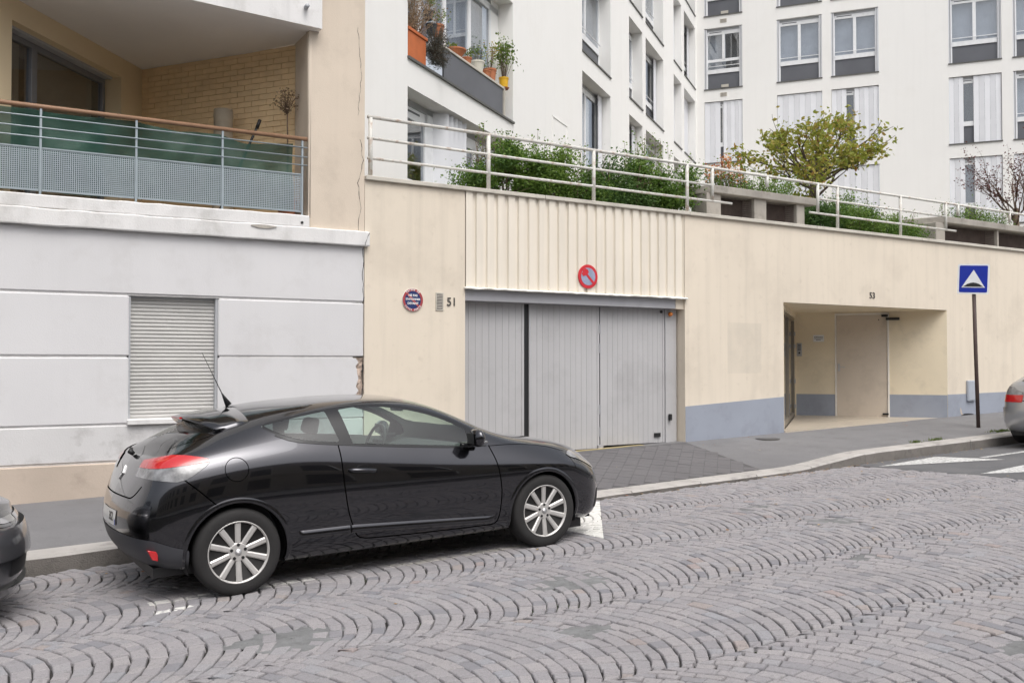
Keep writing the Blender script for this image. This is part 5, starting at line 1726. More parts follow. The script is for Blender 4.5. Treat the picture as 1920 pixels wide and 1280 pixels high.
# here h is +y; the car's right side (towards the street) is -y, so everything is mirrored about y
UZ, UH = HV[:, [0, 2]], HV[:, [0, 1]]
DLO = smooth_poly([(.225, 1.185), (.38, 1.218), (.54, 1.246), (.69, 1.268), (.83, 1.284), (.98, 1.300), (1.2, 1.300), (1.42, 1.276), (1.645, 1.222), (1.86, 1.145), (2.02, 1.058), (2.10, .99), (2.13, .925), (2.06, .910), (1.87, .918), (1.36, .962), (.83, 1.016), (.60, 1.043), (.45, 1.070), (.33, 1.120)], 2)
DOORG = smooth_poly([(.925, 1.012), (.925, 1.012), (.925, 1.012), (.898, 1.15), (.878, 1.268), (.878, 1.268), (.878, 1.268), (1.0, 1.281), (1.13, 1.281), (1.32, 1.264), (1.54, 1.220), (1.755, 1.150), (1.95, 1.05), (1.95, 1.05), (1.955, .98), (1.945, .920), (1.945, .920), (1.945, .920), (1.85, .926), (1.36, .972)], 2)
QUARTG = smooth_poly([(.27, 1.182), (.27, 1.182), (.40, 1.207), (.55, 1.233), (.72, 1.257), (.765, 1.262), (.765, 1.262), (.765, 1.262), (.79, 1.14), (.82, 1.030), (.82, 1.030), (.82, 1.030), (.70, 1.042), (.60, 1.055), (.47, 1.082), (.36, 1.127)], 2)
side = HV[:, 1] - .42
f_dlo = np.minimum(poly_sdf(UZ, DLO), side)
f_door = np.minimum(poly_sdf(UZ, DOORG), side)
f_quart = np.minimum(poly_sdf(UZ, QUARTG), side)
f_ws = np.minimum(poly_sdf(UH, [(1.635, -.3), (1.635, 0), (1.60, .3), (1.50, .535), (1.80, .600), (2.07, .655), (2.16, .62), (2.30, .38), (2.36, 0), (2.36, -.3)]), HV[:, 2] - .93)
f_rg = np.minimum(poly_sdf(UH, [(.04, -.3), (.04, .42), (-.06, .535), (-.30, .565), (-.44, .57), (-.485, .46), (-.505, .25), (-.515, 0), (-.515, -.3)]), HV[:, 2] - .97)
f_ar = np.minimum(.362 - np.hypot(HV[:, 0] - .005, HV[:, 2] - .305), side)
f_af = np.minimum(.352 - np.hypot(HV[:, 0] - 2.648, HV[:, 2] - .300), side)
LAMP = smooth_poly([(-.60, .862), (-.60, .862), (-.60, .862), (-.565, .955), (-.47, .998), (-.36, 1.018), (-.17, .985), (-.165, .955), (-.32, .856), (-.40, .838), (-.40, .838)], 1)
f_tail = np.minimum(poly_sdf(UZ, LAMP), HV[:, 1] - .40)
f_tail_red = np.minimum(f_tail, HV[:, 2] - (.938 + .10 * (HV[:, 0] + .4)))
f_tail2 = np.minimum(poly_sdf(UZ, [(-.67, .69), (-.63, .80), (-.53, .92), (-.42, .94), (-.44, .69)]), HV[:, 1] - .45)
HEAD = smooth_poly([(2.93, .755), (3.0, .79), (3.14, .785), (3.30, .70), (3.36, .62), (3.30, .60), (3.22, .64), (3.10, .70)], 1)
f_head = np.minimum(poly_sdf(UZ, HEAD), np.minimum(HV[:, 1] - .40, .78 - HV[:, 1] + .2))
f_bump = np.minimum(np.minimum(np.interp(HV[:, 0], [-.8, -.56, -.44, -.33], [.475, .445, .395, .36]) - HV[:, 2], -.335 - HV[:, 0]), HV[:, 2] - .22)
f_rub = poly_sdf(UZ, [(.43, .372), (.46, .405), (.90, .397), (1.44, .366), (2.14, .322), (2.145, .262), (1.44, .304), (.90, .335), (.43, .345)])
f_rub = np.minimum(f_rub, side)
f_fog = np.minimum(poly_sdf(UZ, [(3.25, .26), (3.40, .25), (3.44, .33), (3.44, .42), (3.30, .42)]), HV[:, 1] - .35)
f_grille = np.minimum(np.minimum(HV[:, 0] - 3.40, .42 - HV[:, 1]), np.minimum(HV[:, 2] - .24, .46 - HV[:, 2]))

HEAD2 = smooth_poly([(2.98, .735), (3.10, .765), (3.28, .735), (3.43, .675), (3.47, .640), (3.43, .612), (3.30, .625), (3.10, .69)], 1)
f_head2 = np.minimum(poly_sdf(UZ, HEAD2), HV[:, 1] - .34)
f_chrome = np.minimum(np.minimum(HV[:, 0] - 3.36, .34 - HV[:, 1]), np.minimum(HV[:, 2] - .630, .668 - HV[:, 2]))
f_lowgr = np.minimum(np.minimum(HV[:, 0] - 3.28, .66 - HV[:, 1]), np.minimum(HV[:, 2] - .30, .40 - HV[:, 2]))
def build_car(name, label, loc, pitch, roll, paint, group=None, glass_m=None, emblem=True, plate_text='352', sedan=False, wheels=True, front=0, rear=0):
    T = thing(name, label, 'car', loc, 0, group, rot=(roll, pitch, 0))
    def put(nm, f, mt, lift=0.0, par=T, two=True):
        V, N, F = clip_faces(HV, HN, HF, f)
        if lift: V = V + N / np.maximum(np.linalg.norm(N, axis=1, keepdims=True), 1e-9) * lift
        if two:
            V, F = mirrored(V, F)
            o = add_mesh(nm, V, F, mt, par)
            return o
        r = []
        W = V.copy(); W[:, 1] *= -1
        r.append(add_mesh(nm, W, [tuple(reversed(q)) for q in F], mt, par))     # street side
        r.append(add_mesh(nm, V, F, mt, par))
        return r
    hole = np.maximum.reduce([f_dlo, f_ws, f_rg, f_ar, f_af])
    body = put('body', -hole, paint)
    bv = BVHTree.FromPolygons([Vector((p[0], -p[1], p[2])) for p in HV], [tuple(reversed(q)) for q in HF])
    put('door_glass', f_door, glass_m or MT['car_glass'], two=False)
    put('quarter_glass', f_quart, MT['tint_glass'], two=False)
    put('window_trim', np.minimum(f_dlo, -np.maximum(f_door, f_quart)), MT['gloss_black'], two=False)
    put('windscreen', f_ws, glass_m or MT['car_glass'])
    put('rear_window', f_rg, MT['tint_glass'])
    if rear == 0: put('bumper_insert', f_bump, MT['matt_plastic'], .004)
    else: put('rear_bumper', np.minimum(np.minimum(.60 - HV[:, 2], HV[:, 2] - .25), -.36 - HV[:, 0]), paint, .022)
    if front:
        put('front_bumper', np.minimum(np.minimum(.60 - HV[:, 2], HV[:, 2] - .42), HV[:, 0] - 3.05), paint, .030)
        put('splitter', np.minimum(np.minimum(.245 - HV[:, 2], HV[:, 2] - .17), HV[:, 0] - 3.05), paint, .030)
    for (ua, ub) in ((.44, .852), (.868, 2.14)):
        V = []; n_ = 40
        for i in range(n_ + 1):
            u = ua + (ub - ua) * i / n_
            zt_ = np.interp(u, [.44, .90, 1.44, 2.14], [.403, .397, .366, .322]); zb_ = zt_ - .066
            e_ = min(1.0, min(u - ua, ub - u) / .02) if ub < 1 or u > 2 else 1.0
            if ua < .5: e_ = min(1.0, (u - ua) / .04)
            for (z_, d_) in ((zt_ + .004, -.004), (zt_ - .004, .004), (zt_ - .040, .017), (zb_ + .012, .015), (zb_, -.004)):
                h_ = bv.ray_cast(Vector((u, -2.5, z_)), Vector((0, 1, 0)))[0]
                V.append((u, h_.y - d_ * max(.05, e_), z_))
        F = [(i * 5 + j, (i + 1) * 5 + j, (i + 1) * 5 + j + 1, i * 5 + j + 1) for i in range(n_) for j in range(4)]
        F = [tuple(reversed(q)) for q in F]
        V = np.array(V)
        add_mesh('rub_strip', V, F, paint, T)
        W = V.copy(); W[:, 1] *= -1
        add_mesh('rub_strip', W, [tuple(reversed(q)) for q in F], paint, T)
    if front == 0: put('grille', f_grille, MT['matt_plastic'], .004)
    if front == 0: put('fog_recess', f_fog, MT['black'], .003, two=False)
    ft_, fr_ = (f_tail, f_tail_red) if rear == 0 else (f_tail2, np.minimum(f_tail2, .80 - HV[:, 2]))
    tl = put('tail_lamp', ft_, MT['clear_lens'], .006, two=False)
    for i, par in enumerate(tl):
        V, N, F = clip_faces(HV, HN, HF, fr_)
        V = V + N * .0085
        if i == 0: V[:, 1] *= -1; F = [tuple(reversed(q)) for q in F]
        add_mesh('red_lens', V, F, MT['red_lens'], par)
    if front == 0:
        hl = put('headlight', f_head, MT['clear_lens'], .005, two=False)
    else:
        hl = put('headlight', f_head2, MT['lamp_dark'], .005, two=False)
        for i, par in enumerate(hl):
            V, N, F = clip_faces(HV, HN, HF, np.minimum(f_head2 - .018, .672 - HV[:, 2]))
            V = V + N * .009
            if i == 0: V[:, 1] *= -1; F = [tuple(reversed(q)) for q in F]
            add_mesh('reflector', V, F, MT['chrome'], par)
        put('grille_bar', f_chrome, MT['chrome'], .010)
        put('lower_grille', f_lowgr, MT['black'], .004)
    # panel gaps on both sides
    def gap(nm, pts, w=.009, lift=.0014, mt=None, closed=False, both=True, sm=1, par=T):
        if sm: pts = smooth_poly(pts, sm, closed)
        P = resample([(p[0], 0, p[1]) for p in pts], .015, closed)
        Q, Nn = [], []
        for p in P:
            h = bv.ray_cast(Vector((p.x, -2.5, p.z)), Vector((0, 1, 0)))
            if h[0] is not None: Q.append(h[0]); Nn.append(h[1] if h[1].y < 0 else -h[1])
        if len(Q) < 2: return
        V, F = ribbon(Q, Nn, w, lift)
        V = np.array([tuple(v) for v in V])
        add_mesh(nm, V, F, mt or MT['gap'], par, smooth=False)
        if both:
            W = V.copy(); W[:, 1] *= -1
            add_mesh(nm, W, [tuple(reversed(q)) for q in F], mt or MT['gap'], par, smooth=False)
    gap('door_gap', [(.80, 1.012), (.806, .90), (.81, .753), (.838, .521), (.874, .400), (.905, .318), (.95, .286), (1.069, .274), (1.458, .261), (2.10, .247), (2.165, .262), (2.19, .33), (2.205, .45), (2.21, .558), (2.18, .749), (2.14, .905)])
    gap('bumper_gap', [(-.35, .850), (-.25, .76), (-.14, .654)])
    gap('filler_flap', [(.01 + .083 * math.cos(a), .895 + .083 * math.sin(a)) for a in np.linspace(0, 6.283, 28)[:-1]], .005, closed=True, sm=0, both=False)
    gap('bonnet_gap', [(2.14, .90), (2.4, .895), (2.7, .862), (2.95, .79)], .005)
    gap('hatch_gap', [(-.05, 1.145), (-.20, 1.10), (-.36, 1.06), (-.40, 1.03)], .005)
    gap('wing_gap', [(2.965, .775), (2.985, .70), (3.0, .64)], .005)
    gap('waist_seal', [(.33, 1.112), (.45, 1.060), (.62, 1.034), (.85, 1.007), (1.36, .954), (1.88, .909), (2.12, .905)], .014, .003, MT['gloss_black'], sm=1)
    # arch lips and liners
    for (cx, cz, r) in ((.005, .305, .362), (2.648, .300, .352)):
        pts = [(cx + r * math.cos(a), cz + r * math.sin(a)) for a in np.linspace(-.28, math.pi + .28, 60)]
        for sg in (-1, 1):
            V = []; F = []; k = 0
            for p in pts:
                h = bv.ray_cast(Vector((p[0], -2.5, p[1])), Vector((0, 1, 0)))
                if h[0] is None: continue
                y = h[0].y
                o_ = Vector((p[0] - cx, 0, p[1] - cz)).normalized()
                for (dr, dy) in ((.030, -.0005), (.014, -.006), (.0, -.007), (-.008, -.002), (-.008, .03)):
                    yy = y
                    if dr > .02:
                        hh = bv.ray_cast(Vector((p[0] + o_.x * dr, -2.5, p[1] + o_.z * dr)), Vector((0, 1, 0)))
                        if hh[0] is not None: yy = hh[0].y
                    V.append((p[0] + o_.x * dr, (yy + dy) * (1 if sg < 0 else -1), p[1] + o_.z * dr))
                k += 1
            for i in range(k - 1):
                for j in range(4):
                    q = (i * 5 + j, (i + 1) * 5 + j, (i + 1) * 5 + j + 1, i * 5 + j + 1)
                    F.append(q if sg < 0 else tuple(reversed(q)))
            add_mesh('wheel_arch_lip', V, F, paint, T)
            ln_ = MB(); v = []
            for a in np.linspace(-.35, math.pi + .35, 40):
                for y in (-.84, -.52):
                    v.append((cx + (r + .004) * math.cos(a), y * (1 if sg < 0 else -1), cz + (r + .004) * math.sin(a)))
            ln_.add(v, [(2 * i, 2 * i + 1, 2 * i + 3, 2 * i + 2) for i in range(39)])
            ya = -.53 * (1 if sg < 0 else -1)
            ln_.add([(cx, ya, cz)] + [(cx + (r + .01) * math.cos(a), ya, cz + (r + .01) * math.sin(a)) for a in np.linspace(-.35, math.pi + .35, 40)], [(0, i, i + 1) for i in range(1, 40)])
            ln_.build('arch_liner', MT['black'], T, recalc=False)
    # underbody
    ub = MB().box(-.55, 3.25, -.70, .70, .17, .24)
    ub.build('underbody', MT['black'], T)
    for y_ in (-.74, .5): MB().box(2.98, 3.12, y_, y_ + .24, .10, .22).build('air_deflector', MT['black'], T)
    # roof spoiler
    V = []; ns_ = 33
    for i in range(ns_):
        h = -.585 + 1.17 * i / (ns_ - 1)
        q = abs(h) / .585
        dr = .095 * q ** 2.6
        fin = max(0, (q - .86) / .14)
        tail = -.205 + .15 * q ** 2.5
        fr_ = .17 - tail
        V += [(.19, h * .99, 1.312 - dr * 1.02), (.17 - .35 * fr_, h, 1.302 - dr), (.17 - .70 * fr_, h, 1.282 - dr), (tail, h * .985, 1.262 - dr * .9), (tail - .003, h * .985, 1.246 - dr * .9),
              (tail + .10, h, 1.238 - dr - .025 * fin), (tail + .16, h, 1.215 - dr - .03 * fin), (.12, h * .98, 1.20 - dr)]
    F = [(i * 8 + j, (i + 1) * 8 + j, (i + 1) * 8 + (j + 1) % 8, i * 8 + (j + 1) % 8) for i in range(ns_ - 1) for j in range(8)]
    F += [tuple(range(8)), tuple((ns_ - 1) * 8 + j for j in range(7, -1, -1))]
    m = MB().add(V, F)
    spo = m.build('roof_spoiler', paint, T, smooth=True)
    MB().box(-.2175, -.20, -.14, .14, 1.243, 1.258).build('brake_light', MT['red_lens'], spo)
    # handles and mirrors
    for sg in (-1, 1):
        hq = bv.ray_cast(Vector((.96, -2.5, .81)), Vector((0, 1, 0)))[0].y
        yy = lambda d: (hq - d) * (1 if sg < 0 else -1)
        m = MB(); secs = []
        for (x, z, d, hh) in ((.855, .815, .008, .012), (.88, .814, .030, .017), (.97, .806, .036, .018), (1.06, .797, .030, .017), (1.085, .795, .008, .012)):
            secs.append([(x, yy(d), z + hh), (x, yy(d + .008), z), (x, yy(d), z - hh), (x, yy(d - .012), z - hh * .7), (x, yy(d - .012), z + hh * .7)])
        m.add([p for s_ in secs for p in s_], [(i * 5 + j, i * 5 + (j + 1) % 5, (i + 1) * 5 + (j + 1) % 5, (i + 1) * 5 + j) for i in range(4) for j in range(5)] + [tuple(range(5)), tuple(20 + j for j in range(4, -1, -1))])
        ho = m.build('door_handle', paint, T, smooth=True)
        m = MB().prism_y([(.97 + .06 * math.cos(a), .803 + .045 * math.sin(a)) for a in np.linspace(0, 6.28, 24)[:-1]], yy(.0015), yy(-.01))
        m.build('handle_cup', MT['gloss_black'], ho)
        # mirror: shell, glass, indicator, foot
        s1 = 1 if sg > 0 else -1
        V = []; F = []
        secs = [(.0, .0, .0), (.03, .85, .9), (.08, 1.0, 1.0), (.14, .92, .95), (.175, .6, .7), (.19, .15, .2)]
        ns2 = 14
        for (d, kw, kh) in secs:
            for j in range(ns2):
                a = 2 * math.pi * j / ns2
                V.append((1.955 + .055 * kw * math.cos(a) + .02 * d, s1 * (.845 + d), .985 + .075 * kh * math.sin(a)))
        k = len(secs)
        F = [(i * ns2 + j, i * ns2 + (j + 1) % ns2, (i + 1) * ns2 + (j + 1) % ns2, (i + 1) * ns2 + j) for i in range(k - 1) for j in range(ns2)]
        F += [tuple(range(ns2)), tuple((k - 1) * ns2 + j for j in range(ns2 - 1, -1, -1))]
        mo = MB().add(V, F).build('door_mirror', paint, T, smooth=True)
        MB().box(1.900, 1.906, *sorted((s1 * .875, s1 * .99)), .94, 1.03).build('mirror_glass', MT['gloss_black'], mo, bevel=.003)
        MB().box(1.955, 2.012, *sorted((s1 * .96, s1 * 1.024)), .945, .965).build('indicator', MT['clear_lens'], mo, bevel=.006)
        MB().box(1.90, 2.02, *sorted((s1 * .74, s1 * .87)), .905, .945).build('mirror_foot', MT['gloss_black'], mo, bevel=.012, seg=2)
        # fog reflector at the rear
        if rear: continue
        m = MB()
        m.prism_y([(-.60, .385), (-.53, .365), (-.53, .30), (-.57, .315)], s1 * .735, s1 * .79)
        m.build('rear_reflector', MT['red_lens'], T, bevel=.004)
    # aerial
    m = MB().tube([(.20, 0, 1.325), (.16, 0, 1.40), (.145, 0, 1.43), (.0, 0, 1.755)], [.028, .010, .004, .0025], 8)
    m.build('aerial', MT['black'], T, smooth=True)
    # rear wiper stub, number plate, badge
    m = MB().tube([(-.53, 0, .99), (-.555, 0, 1.012), (-.54, .04, 1.03)], [.016, .022, .014], 8)
    m.build('rear_wiper', MT['black'], T, smooth=True)
    def rear_x(y, z):
        h_ = bv.ray_cast(Vector((-2.0, -max(abs(y), .002), z)), Vector((1, 0, 0)))[0]
        return h_.x if h_ is not None else -.7
    def rear_strip(nm, h0, h1, z0, z1, lift, mt, par):
        n_ = 16; V = []
        for i in range(n_ + 1):
            h_ = h0 + (h1 - h0) * i / n_
            for z_ in (z0, (z0 + z1) / 2, z1): V.append((rear_x(h_, z_) - lift, h_, z_))
        F = [(i * 3 + j, i * 3 + j + 1, (i + 1) * 3 + j + 1, (i + 1) * 3 + j) for i in range(n_) for j in range(2)]
        return add_mesh(nm, V, F, mt, par, smooth=False)
    po = rear_strip('number_plate', -.26, .26, .50, .61, .006, MT['plate_white'], T)
    if plate_text:
        v, f = text_mesh(plate_text, .085, .0004, .002)
        V = [(rear_x(-p[0] - .13, p[1] + .557) - .0075 - p[2], -p[0] - .13, p[1] + .557) for p in v]
        add_mesh('plate_lettering', V, f, MT['num'], po, smooth=False)
        rear_strip('plate_band', -.258, -.235, .503, .545, .0072, MT['royal'], po)
    for sg in (-1, 1):
        Q, Nn = [], []
        for t_ in np.linspace(0.003, 1, 30):
            h_ = .60 * t_; z_ = .715 + .09 * max(0, (t_ - .75) / .25) ** 2
            c_ = bv.ray_cast(Vector((-2.0, -h_, z_)), Vector((1, 0, 0)))
            if c_[0] is None: continue
            q_ = c_[0].copy(); m_ = c_[1].copy()
            if m_.x > 0: m_ = -m_
            if sg > 0: q_.y *= -1; m_.y *= -1
            Q.append(q_); Nn.append(m_)
        V, F = ribbon(Q, Nn, .010, .0015)
        add_mesh('hatch_gap', V, F, MT['gap'], T, smooth=False)
    if emblem:
        o_ = [(0, .05), (.034, 0), (0, -.05), (-.034, 0)]; i_ = [(0, .028), (.017, 0), (0, -.028), (-.017, 0)]
        vv = [(rear_x(p[0], .86 + p[1]) - .002, p[0], .86 + p[1]) for p in o_ + i_]
        m = MB().add(vv + [(p[0] - .008, p[1], p[2]) for p in vv], [(8 + i, 8 + (i + 1) % 4, 8 + (i + 1) % 4 + 4, 8 + i + 4) for i in range(4)] + [(i, (i + 1) % 4, (i + 1) % 4 + 8, i + 8) for i in range(4)])
        m.build('badge', MT['steel'], T)
    # cabin
    MB().prism_y([(.1, .30), (2.6, .30), (2.6, .55), (2.35, .86), (2.05, .90), (1.85, .84), (1.85, .62), (1.7, .42), (.6, .42), (.5, .60), (.0, .62), (-.2, .8), (-.25, .8)], -.66, .66).build('dashboard', MT['dash'], T)
    for y in (-.36, .36):
        m = MB()
        m.prism_y([(1.0, .42), (1.55, .44), (1.58, .56), (1.05, .53), (.88, .98), (.80, 1.04), (.73, 1.02), (.80, .80), (.92, .46)], y - .24, y + .24)
        so = m.build('front_seat', MT['seat'], T, bevel=.05, seg=3)
        MB().prism_y([(.77, 1.06), (.80, 1.20), (.73, 1.21), (.69, 1.10)], y - .12, y + .12).build('headrest', MT['seat'], so, bevel=.03, seg=2)
    MB().prism_y([(.0, .62), (.50, .50), (.52, .60), (.12, .70), (-.05, 1.05), (-.12, 1.05)], -.58, .58).build('rear_bench', MT['seat'], T, bevel=.04, seg=2)
    cw = [(1.62 + .06 * math.sin(a), .36 + .185 * math.cos(a), .88 + .175 * math.sin(a)) for a in np.linspace(0, 6.283, 33)[:-1]]
    swo_ = MB().tube(cw, .015, 8, closed=True).build('steering_wheel', MT['dash'], T, smooth=True)
    MB().box(1.62, 1.70, .30, .42, .83, .93).box(1.61, 1.64, .19, .53, .87, .90).build('wheel_hub', MT['dash'], swo_, bevel=.01)
    MB().prism_y([(1.66, 1.255), (1.70, 1.255), (1.70, 1.20), (1.67, 1.195)], -.11, .11).build('rear_view_mirror', MT['black'], T, bevel=.008)
    if wheels:
        for (x, r) in ((.005, .312), (2.648, .312)):
            wheel_into(T, x, -.885, -1, r)
            wheel_into(T, x, .885, 1, r)
    return T

MT['paint_black'] = car_paint('black_metallic_paint', (0.034, 0.034, 0.041), 1.0, .20)
MT['paint_grey'] = car_paint('grey_metallic_paint', (0.085, 0.085, 0.092), .5, .3)
MT['paint_silver'] = car_paint('silver_metallic_paint', (0.42, 0.43, 0.45), .6, .3)
PITCH_A = -math.atan(.03)
build_car('parked_car', 'black three-door coupe parked in front of the grey garage', (1.965, 7.70, road_z(1.965, 7.45) + .006), PITCH_A, R(-.7), MT['paint_black'], group='cars parked along the kerb')
build_car('parked_car', 'dark grey car nosing in at the left edge of the picture', (-2.83, 7.72, road_z(-2.83, 7.45) + .006), PITCH_A, R(-.7), MT['paint_grey'], group='cars parked along the kerb', emblem=False, plate_text='', front=1)
build_car('parked_car', 'silver car by the kerb at the right edge of the picture', (15.12, 7.80, road_z(15.12, 7.5) + .008), PITCH_A, R(-.7), MT['paint_silver'], group='cars parked along the kerb', emblem=False, plate_text='', rear=1)
# ================================================================ PLANTS
def leaf_cloud(n, pts, size, up=.3, elong=1.6, droop=0.0):
    """n little two-faced folded leaves round the given points (n,3); returns verts, faces"""
    P = np.asarray(pts)
    k = len(P)
    d = rng.normal(size=(k, 3)); d[:, 2] = d[:, 2] * .6 + up - droop
    d /= np.linalg.norm(d, axis=1, keepdims=True)
    s = rng.normal(size=(k, 3)); s -= d * np.sum(s * d, axis=1, keepdims=True)
    s /= np.linalg.norm(s, axis=1, keepdims=True)
    nn = np.cross(d, s)
    L = size * rng.uniform(.65, 1.3, (k, 1)); Wd = L / elong
    a = P; b = P + d * L * .5 + s * Wd * .5 + nn * L * .10; c = P + d * L; e = P + d * L * .5 - s * Wd * .5 + nn * L * .10
    V = np.stack([a, b, c, e], 1).reshape(-1, 3)
    F = []
    for i in range(k):
        F.append((4 * i, 4 * i + 1, 4 * i + 2)); F.append((4 * i, 4 * i + 2, 4 * i + 3))
    return V, F

def foliage(name, pts, size, mt, parent, tints=None, **kw):
    V, F = leaf_cloud(len(pts), pts, size, **kw)
    o = add_mesh(name, V, F, mt, parent, smooth=False)
    t = rng.uniform(0, 1, len(pts)) if tints is None else tints
    set_tint(o, np.repeat(t, 2))
    return o

def grow(base, dirv, length, r, depth, segs, tips, tb, spread=.6, kids=3, bend=.18, rise=.12, shrink=.66):
    """recursive branch: adds tube to tb and collects leaf anchor points in tips"""
    p = Vector(base); d = Vector(dirv).normalized()
    path = [tuple(p)]; rad = [r]
    for i in range(segs):
        d = (d + Vector((random.uniform(-bend, bend), random.uniform(-bend, bend), random.uniform(-bend, bend) + rise * .3))).normalized()
        p = p + d * length / segs
        path.append(tuple(p)); rad.append(r * (1 - .55 * (i + 1) / segs))
        if depth <= 1: tips.append((tuple(p), depth))
    tb.tube(path, rad, 6 if r > .012 else 4)
    if depth > 0:
        for k in range(kids):
            t = random.uniform(.35, 1.0) if k else 1.0
            i = min(segs, max(1, int(round(t * segs))))
            a = Vector(path[i])
            nd = (d + Vector((random.uniform(-spread, spread), random.uniform(-spread, spread), random.uniform(-spread * .4, spread * .6)))).normalized()
            grow(a, nd, length * shrink * random.uniform(.8, 1.15), rad[i] * .75, depth - 1, segs, tips, tb, spread, kids, bend, rise, shrink)

MT['leaf_hedge'] = leaf_mat('hedge_leaf', [(0.06, 0.125, 0.022), (0.105, 0.195, 0.03), (0.155, 0.255, 0.042), (0.22, 0.31, 0.065)])
MT['leaf_dark'] = leaf_mat('dark_shrub_leaf', [(0.04, 0.09, 0.022), (0.07, 0.14, 0.03), (0.11, 0.185, 0.042)])
MT['leaf_autumn'] = leaf_mat('yellow_green_leaf', [(0.19, 0.25, 0.04), (0.27, 0.31, 0.05), (0.34, 0.34, 0.065), (0.40, 0.30, 0.08), (0.42, 0.22, 0.08)], trans=.45)
MT['leaf_red'] = leaf_mat('dark_red_leaf', [(0.07, 0.022, 0.025), (0.13, 0.035, 0.035), (0.17, 0.07, 0.05)])
MT['leaf_fresh'] = leaf_mat('fresh_pot_leaf', [(0.08, 0.15, 0.025), (0.14, 0.23, 0.04), (0.22, 0.27, 0.06)])
MT['leaf_dry'] = leaf_mat('dry_twig', [(0.20, 0.14, 0.085), (0.30, 0.22, 0.13), (0.38, 0.28, 0.19)])
MT['leaf_lav'] = leaf_mat('grey_lavender', [(0.075, 0.08, 0.06), (0.12, 0.12, 0.095), (0.17, 0.165, 0.14)])
MT['petal'] = leaf_mat('orange_flower', [(0.55, 0.16, 0.04), (0.62, 0.26, 0.08), (0.60, 0.40, 0.20), (0.5, 0.10, 0.06)])
MT['twig'] = mat('brown_twig', (0.13, 0.09, 0.065), .9, .2, 20, .3, 80)

def shrub(label, x, y, z0, w, d, h, n, mt, size=.045, stems=9, name='shrub', cat='shrub', spikes=0, group=None, bare=.25):
    T = thing(name, label, cat, (x, y, z0), 0, group)
    tb = MB()
    anchors = []
    for i in range(stems):
        bx, by = random.uniform(-w * .32, w * .32), random.uniform(-d * .3, d * .3)
        tx, ty = bx * 1.6 + random.uniform(-.15, .15), by * 1.6 + random.uniform(-.1, .1)
        hh = h * random.uniform(.6, .95)
        path = [(bx + (tx - bx) * t + random.uniform(-.02, .02), by + (ty - by) * t + random.uniform(-.02, .02), hh * t) for t in np.linspace(0, 1, 6)]
        tb.tube(path, [.013, .011, .009, .007, .005, .003], 5)
        for k in range(4):
            i0 = random.randint(1, 4); p = path[i0]
            q = (p[0] + random.uniform(-.28, .28), p[1] + random.uniform(-.2, .2), p[2] + random.uniform(.08, .3))
            tb.tube([p, ((p[0] + q[0]) / 2, (p[1] + q[1]) / 2, (p[2] + q[2]) / 2 + .02), q], [.005, .004, .002], 4)
    # clumps of leaves through the volume, with an uneven outline
    nc_ = max(14, int(26 * w))
    cl = []
    for i in range(nc_):
        cx = random.uniform(-w / 2, w / 2)
        top = h * (.72 + .16 * math.sin(cx * 4.1 + x) + .12 * math.sin(cx * 9 + 2))
        cl.append((cx, random.uniform(-d / 2, d / 2), random.uniform(h * bare, top), random.uniform(.10, .22)))
    P = []; T_ = []
    per = n // nc_
    for (cx, cy, cz, r) in cl:
        q = rng.normal(size=(per, 3)) * np.array([r * .75, r * .65, r * .6])
        P.append(q + np.array([cx, cy, cz]))
        base = random.uniform(.1, .8)
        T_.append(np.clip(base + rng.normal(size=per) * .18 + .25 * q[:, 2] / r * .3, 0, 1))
    for i in range(spikes):
        cx = random.uniform(-w / 2, w / 2); cy = random.uniform(-d / 3, d / 3)
        hh = h * random.uniform(.85, 1.22)
        zz = np.linspace(h * .5, hh, 26)
        lean = random.uniform(-.12, .12)
        q = np.stack([cx + lean * (zz - h * .5) / h * 2 + rng.normal(size=26) * .016, cy + rng.normal(size=26) * .016, zz], 1)
        P.append(q); T_.append(rng.uniform(.5, 1, 26))
        tb.tube([(cx, cy, h * .4), (cx + lean, cy, hh)], [.006, .0025], 4)
    P = np.vstack(P); T_ = np.concatenate(T_)
    P[:, 2] = np.maximum(P[:, 2], .03)
    foliage('foliage', P, size, mt, T, T_)
    tb.build('stems', MT['twig'], T, smooth=True, recalc=False)['kind'] = 'stuff'
    return T

ZT = 3.92
shrub('leafy green shrub at the left end of the hedge', 7.22, 11.75, ZT, 1.12, .6, 1.08, 13000, MT['leaf_hedge'], .044, 12, spikes=9, group='shrubs along the terrace')
shrub('leafy green shrub second from the left in the hedge', 8.25, 11.78, ZT, 1.25, .6, 1.02, 12000, MT['leaf_hedge'], .044, 12, spikes=10, group='shrubs along the terrace')
shrub('darker green shrub third from the left in the hedge', 9.25, 11.75, ZT, 1.1, .6, .95, 12000, MT['leaf_dark'], .044, 12, spikes=3, group='shrubs along the terrace')
shrub('bright green shrub with tall shoots at the right end of the hedge', 10.15, 11.85, ZT, 1.2, .7, 1.22, 12500, MT['leaf_hedge'], .046, 12, spikes=26, group='shrubs along the terrace')
shrub('dense dark green bush right of the two-grille planter', 13.95, 11.75, ZT, .9, .6, .78, 9000, MT['leaf_dark'], .04, 8, group='shrubs along the terrace')
shrub('dense green bush behind the railing in the middle', 15.0, 11.8, ZT, 1.3, .7, .95, 12000, MT['leaf_hedge'], .04, 8, spikes=5, group='shrubs along the terrace')
shrub('low twiggy bush before the right planter', 16.2, 11.75, ZT, 1.1, .6, .72, 8000, MT['leaf_hedge'], .038, 10, spikes=5, group='shrubs along the terrace')
shrub('small green shrub in the right planter', 19.2, 12.0, 4.62, 1.9, .6, .42, 3600, MT['leaf_hedge'], .035, 8, spikes=8, bare=.1, group='shrubs along the terrace')
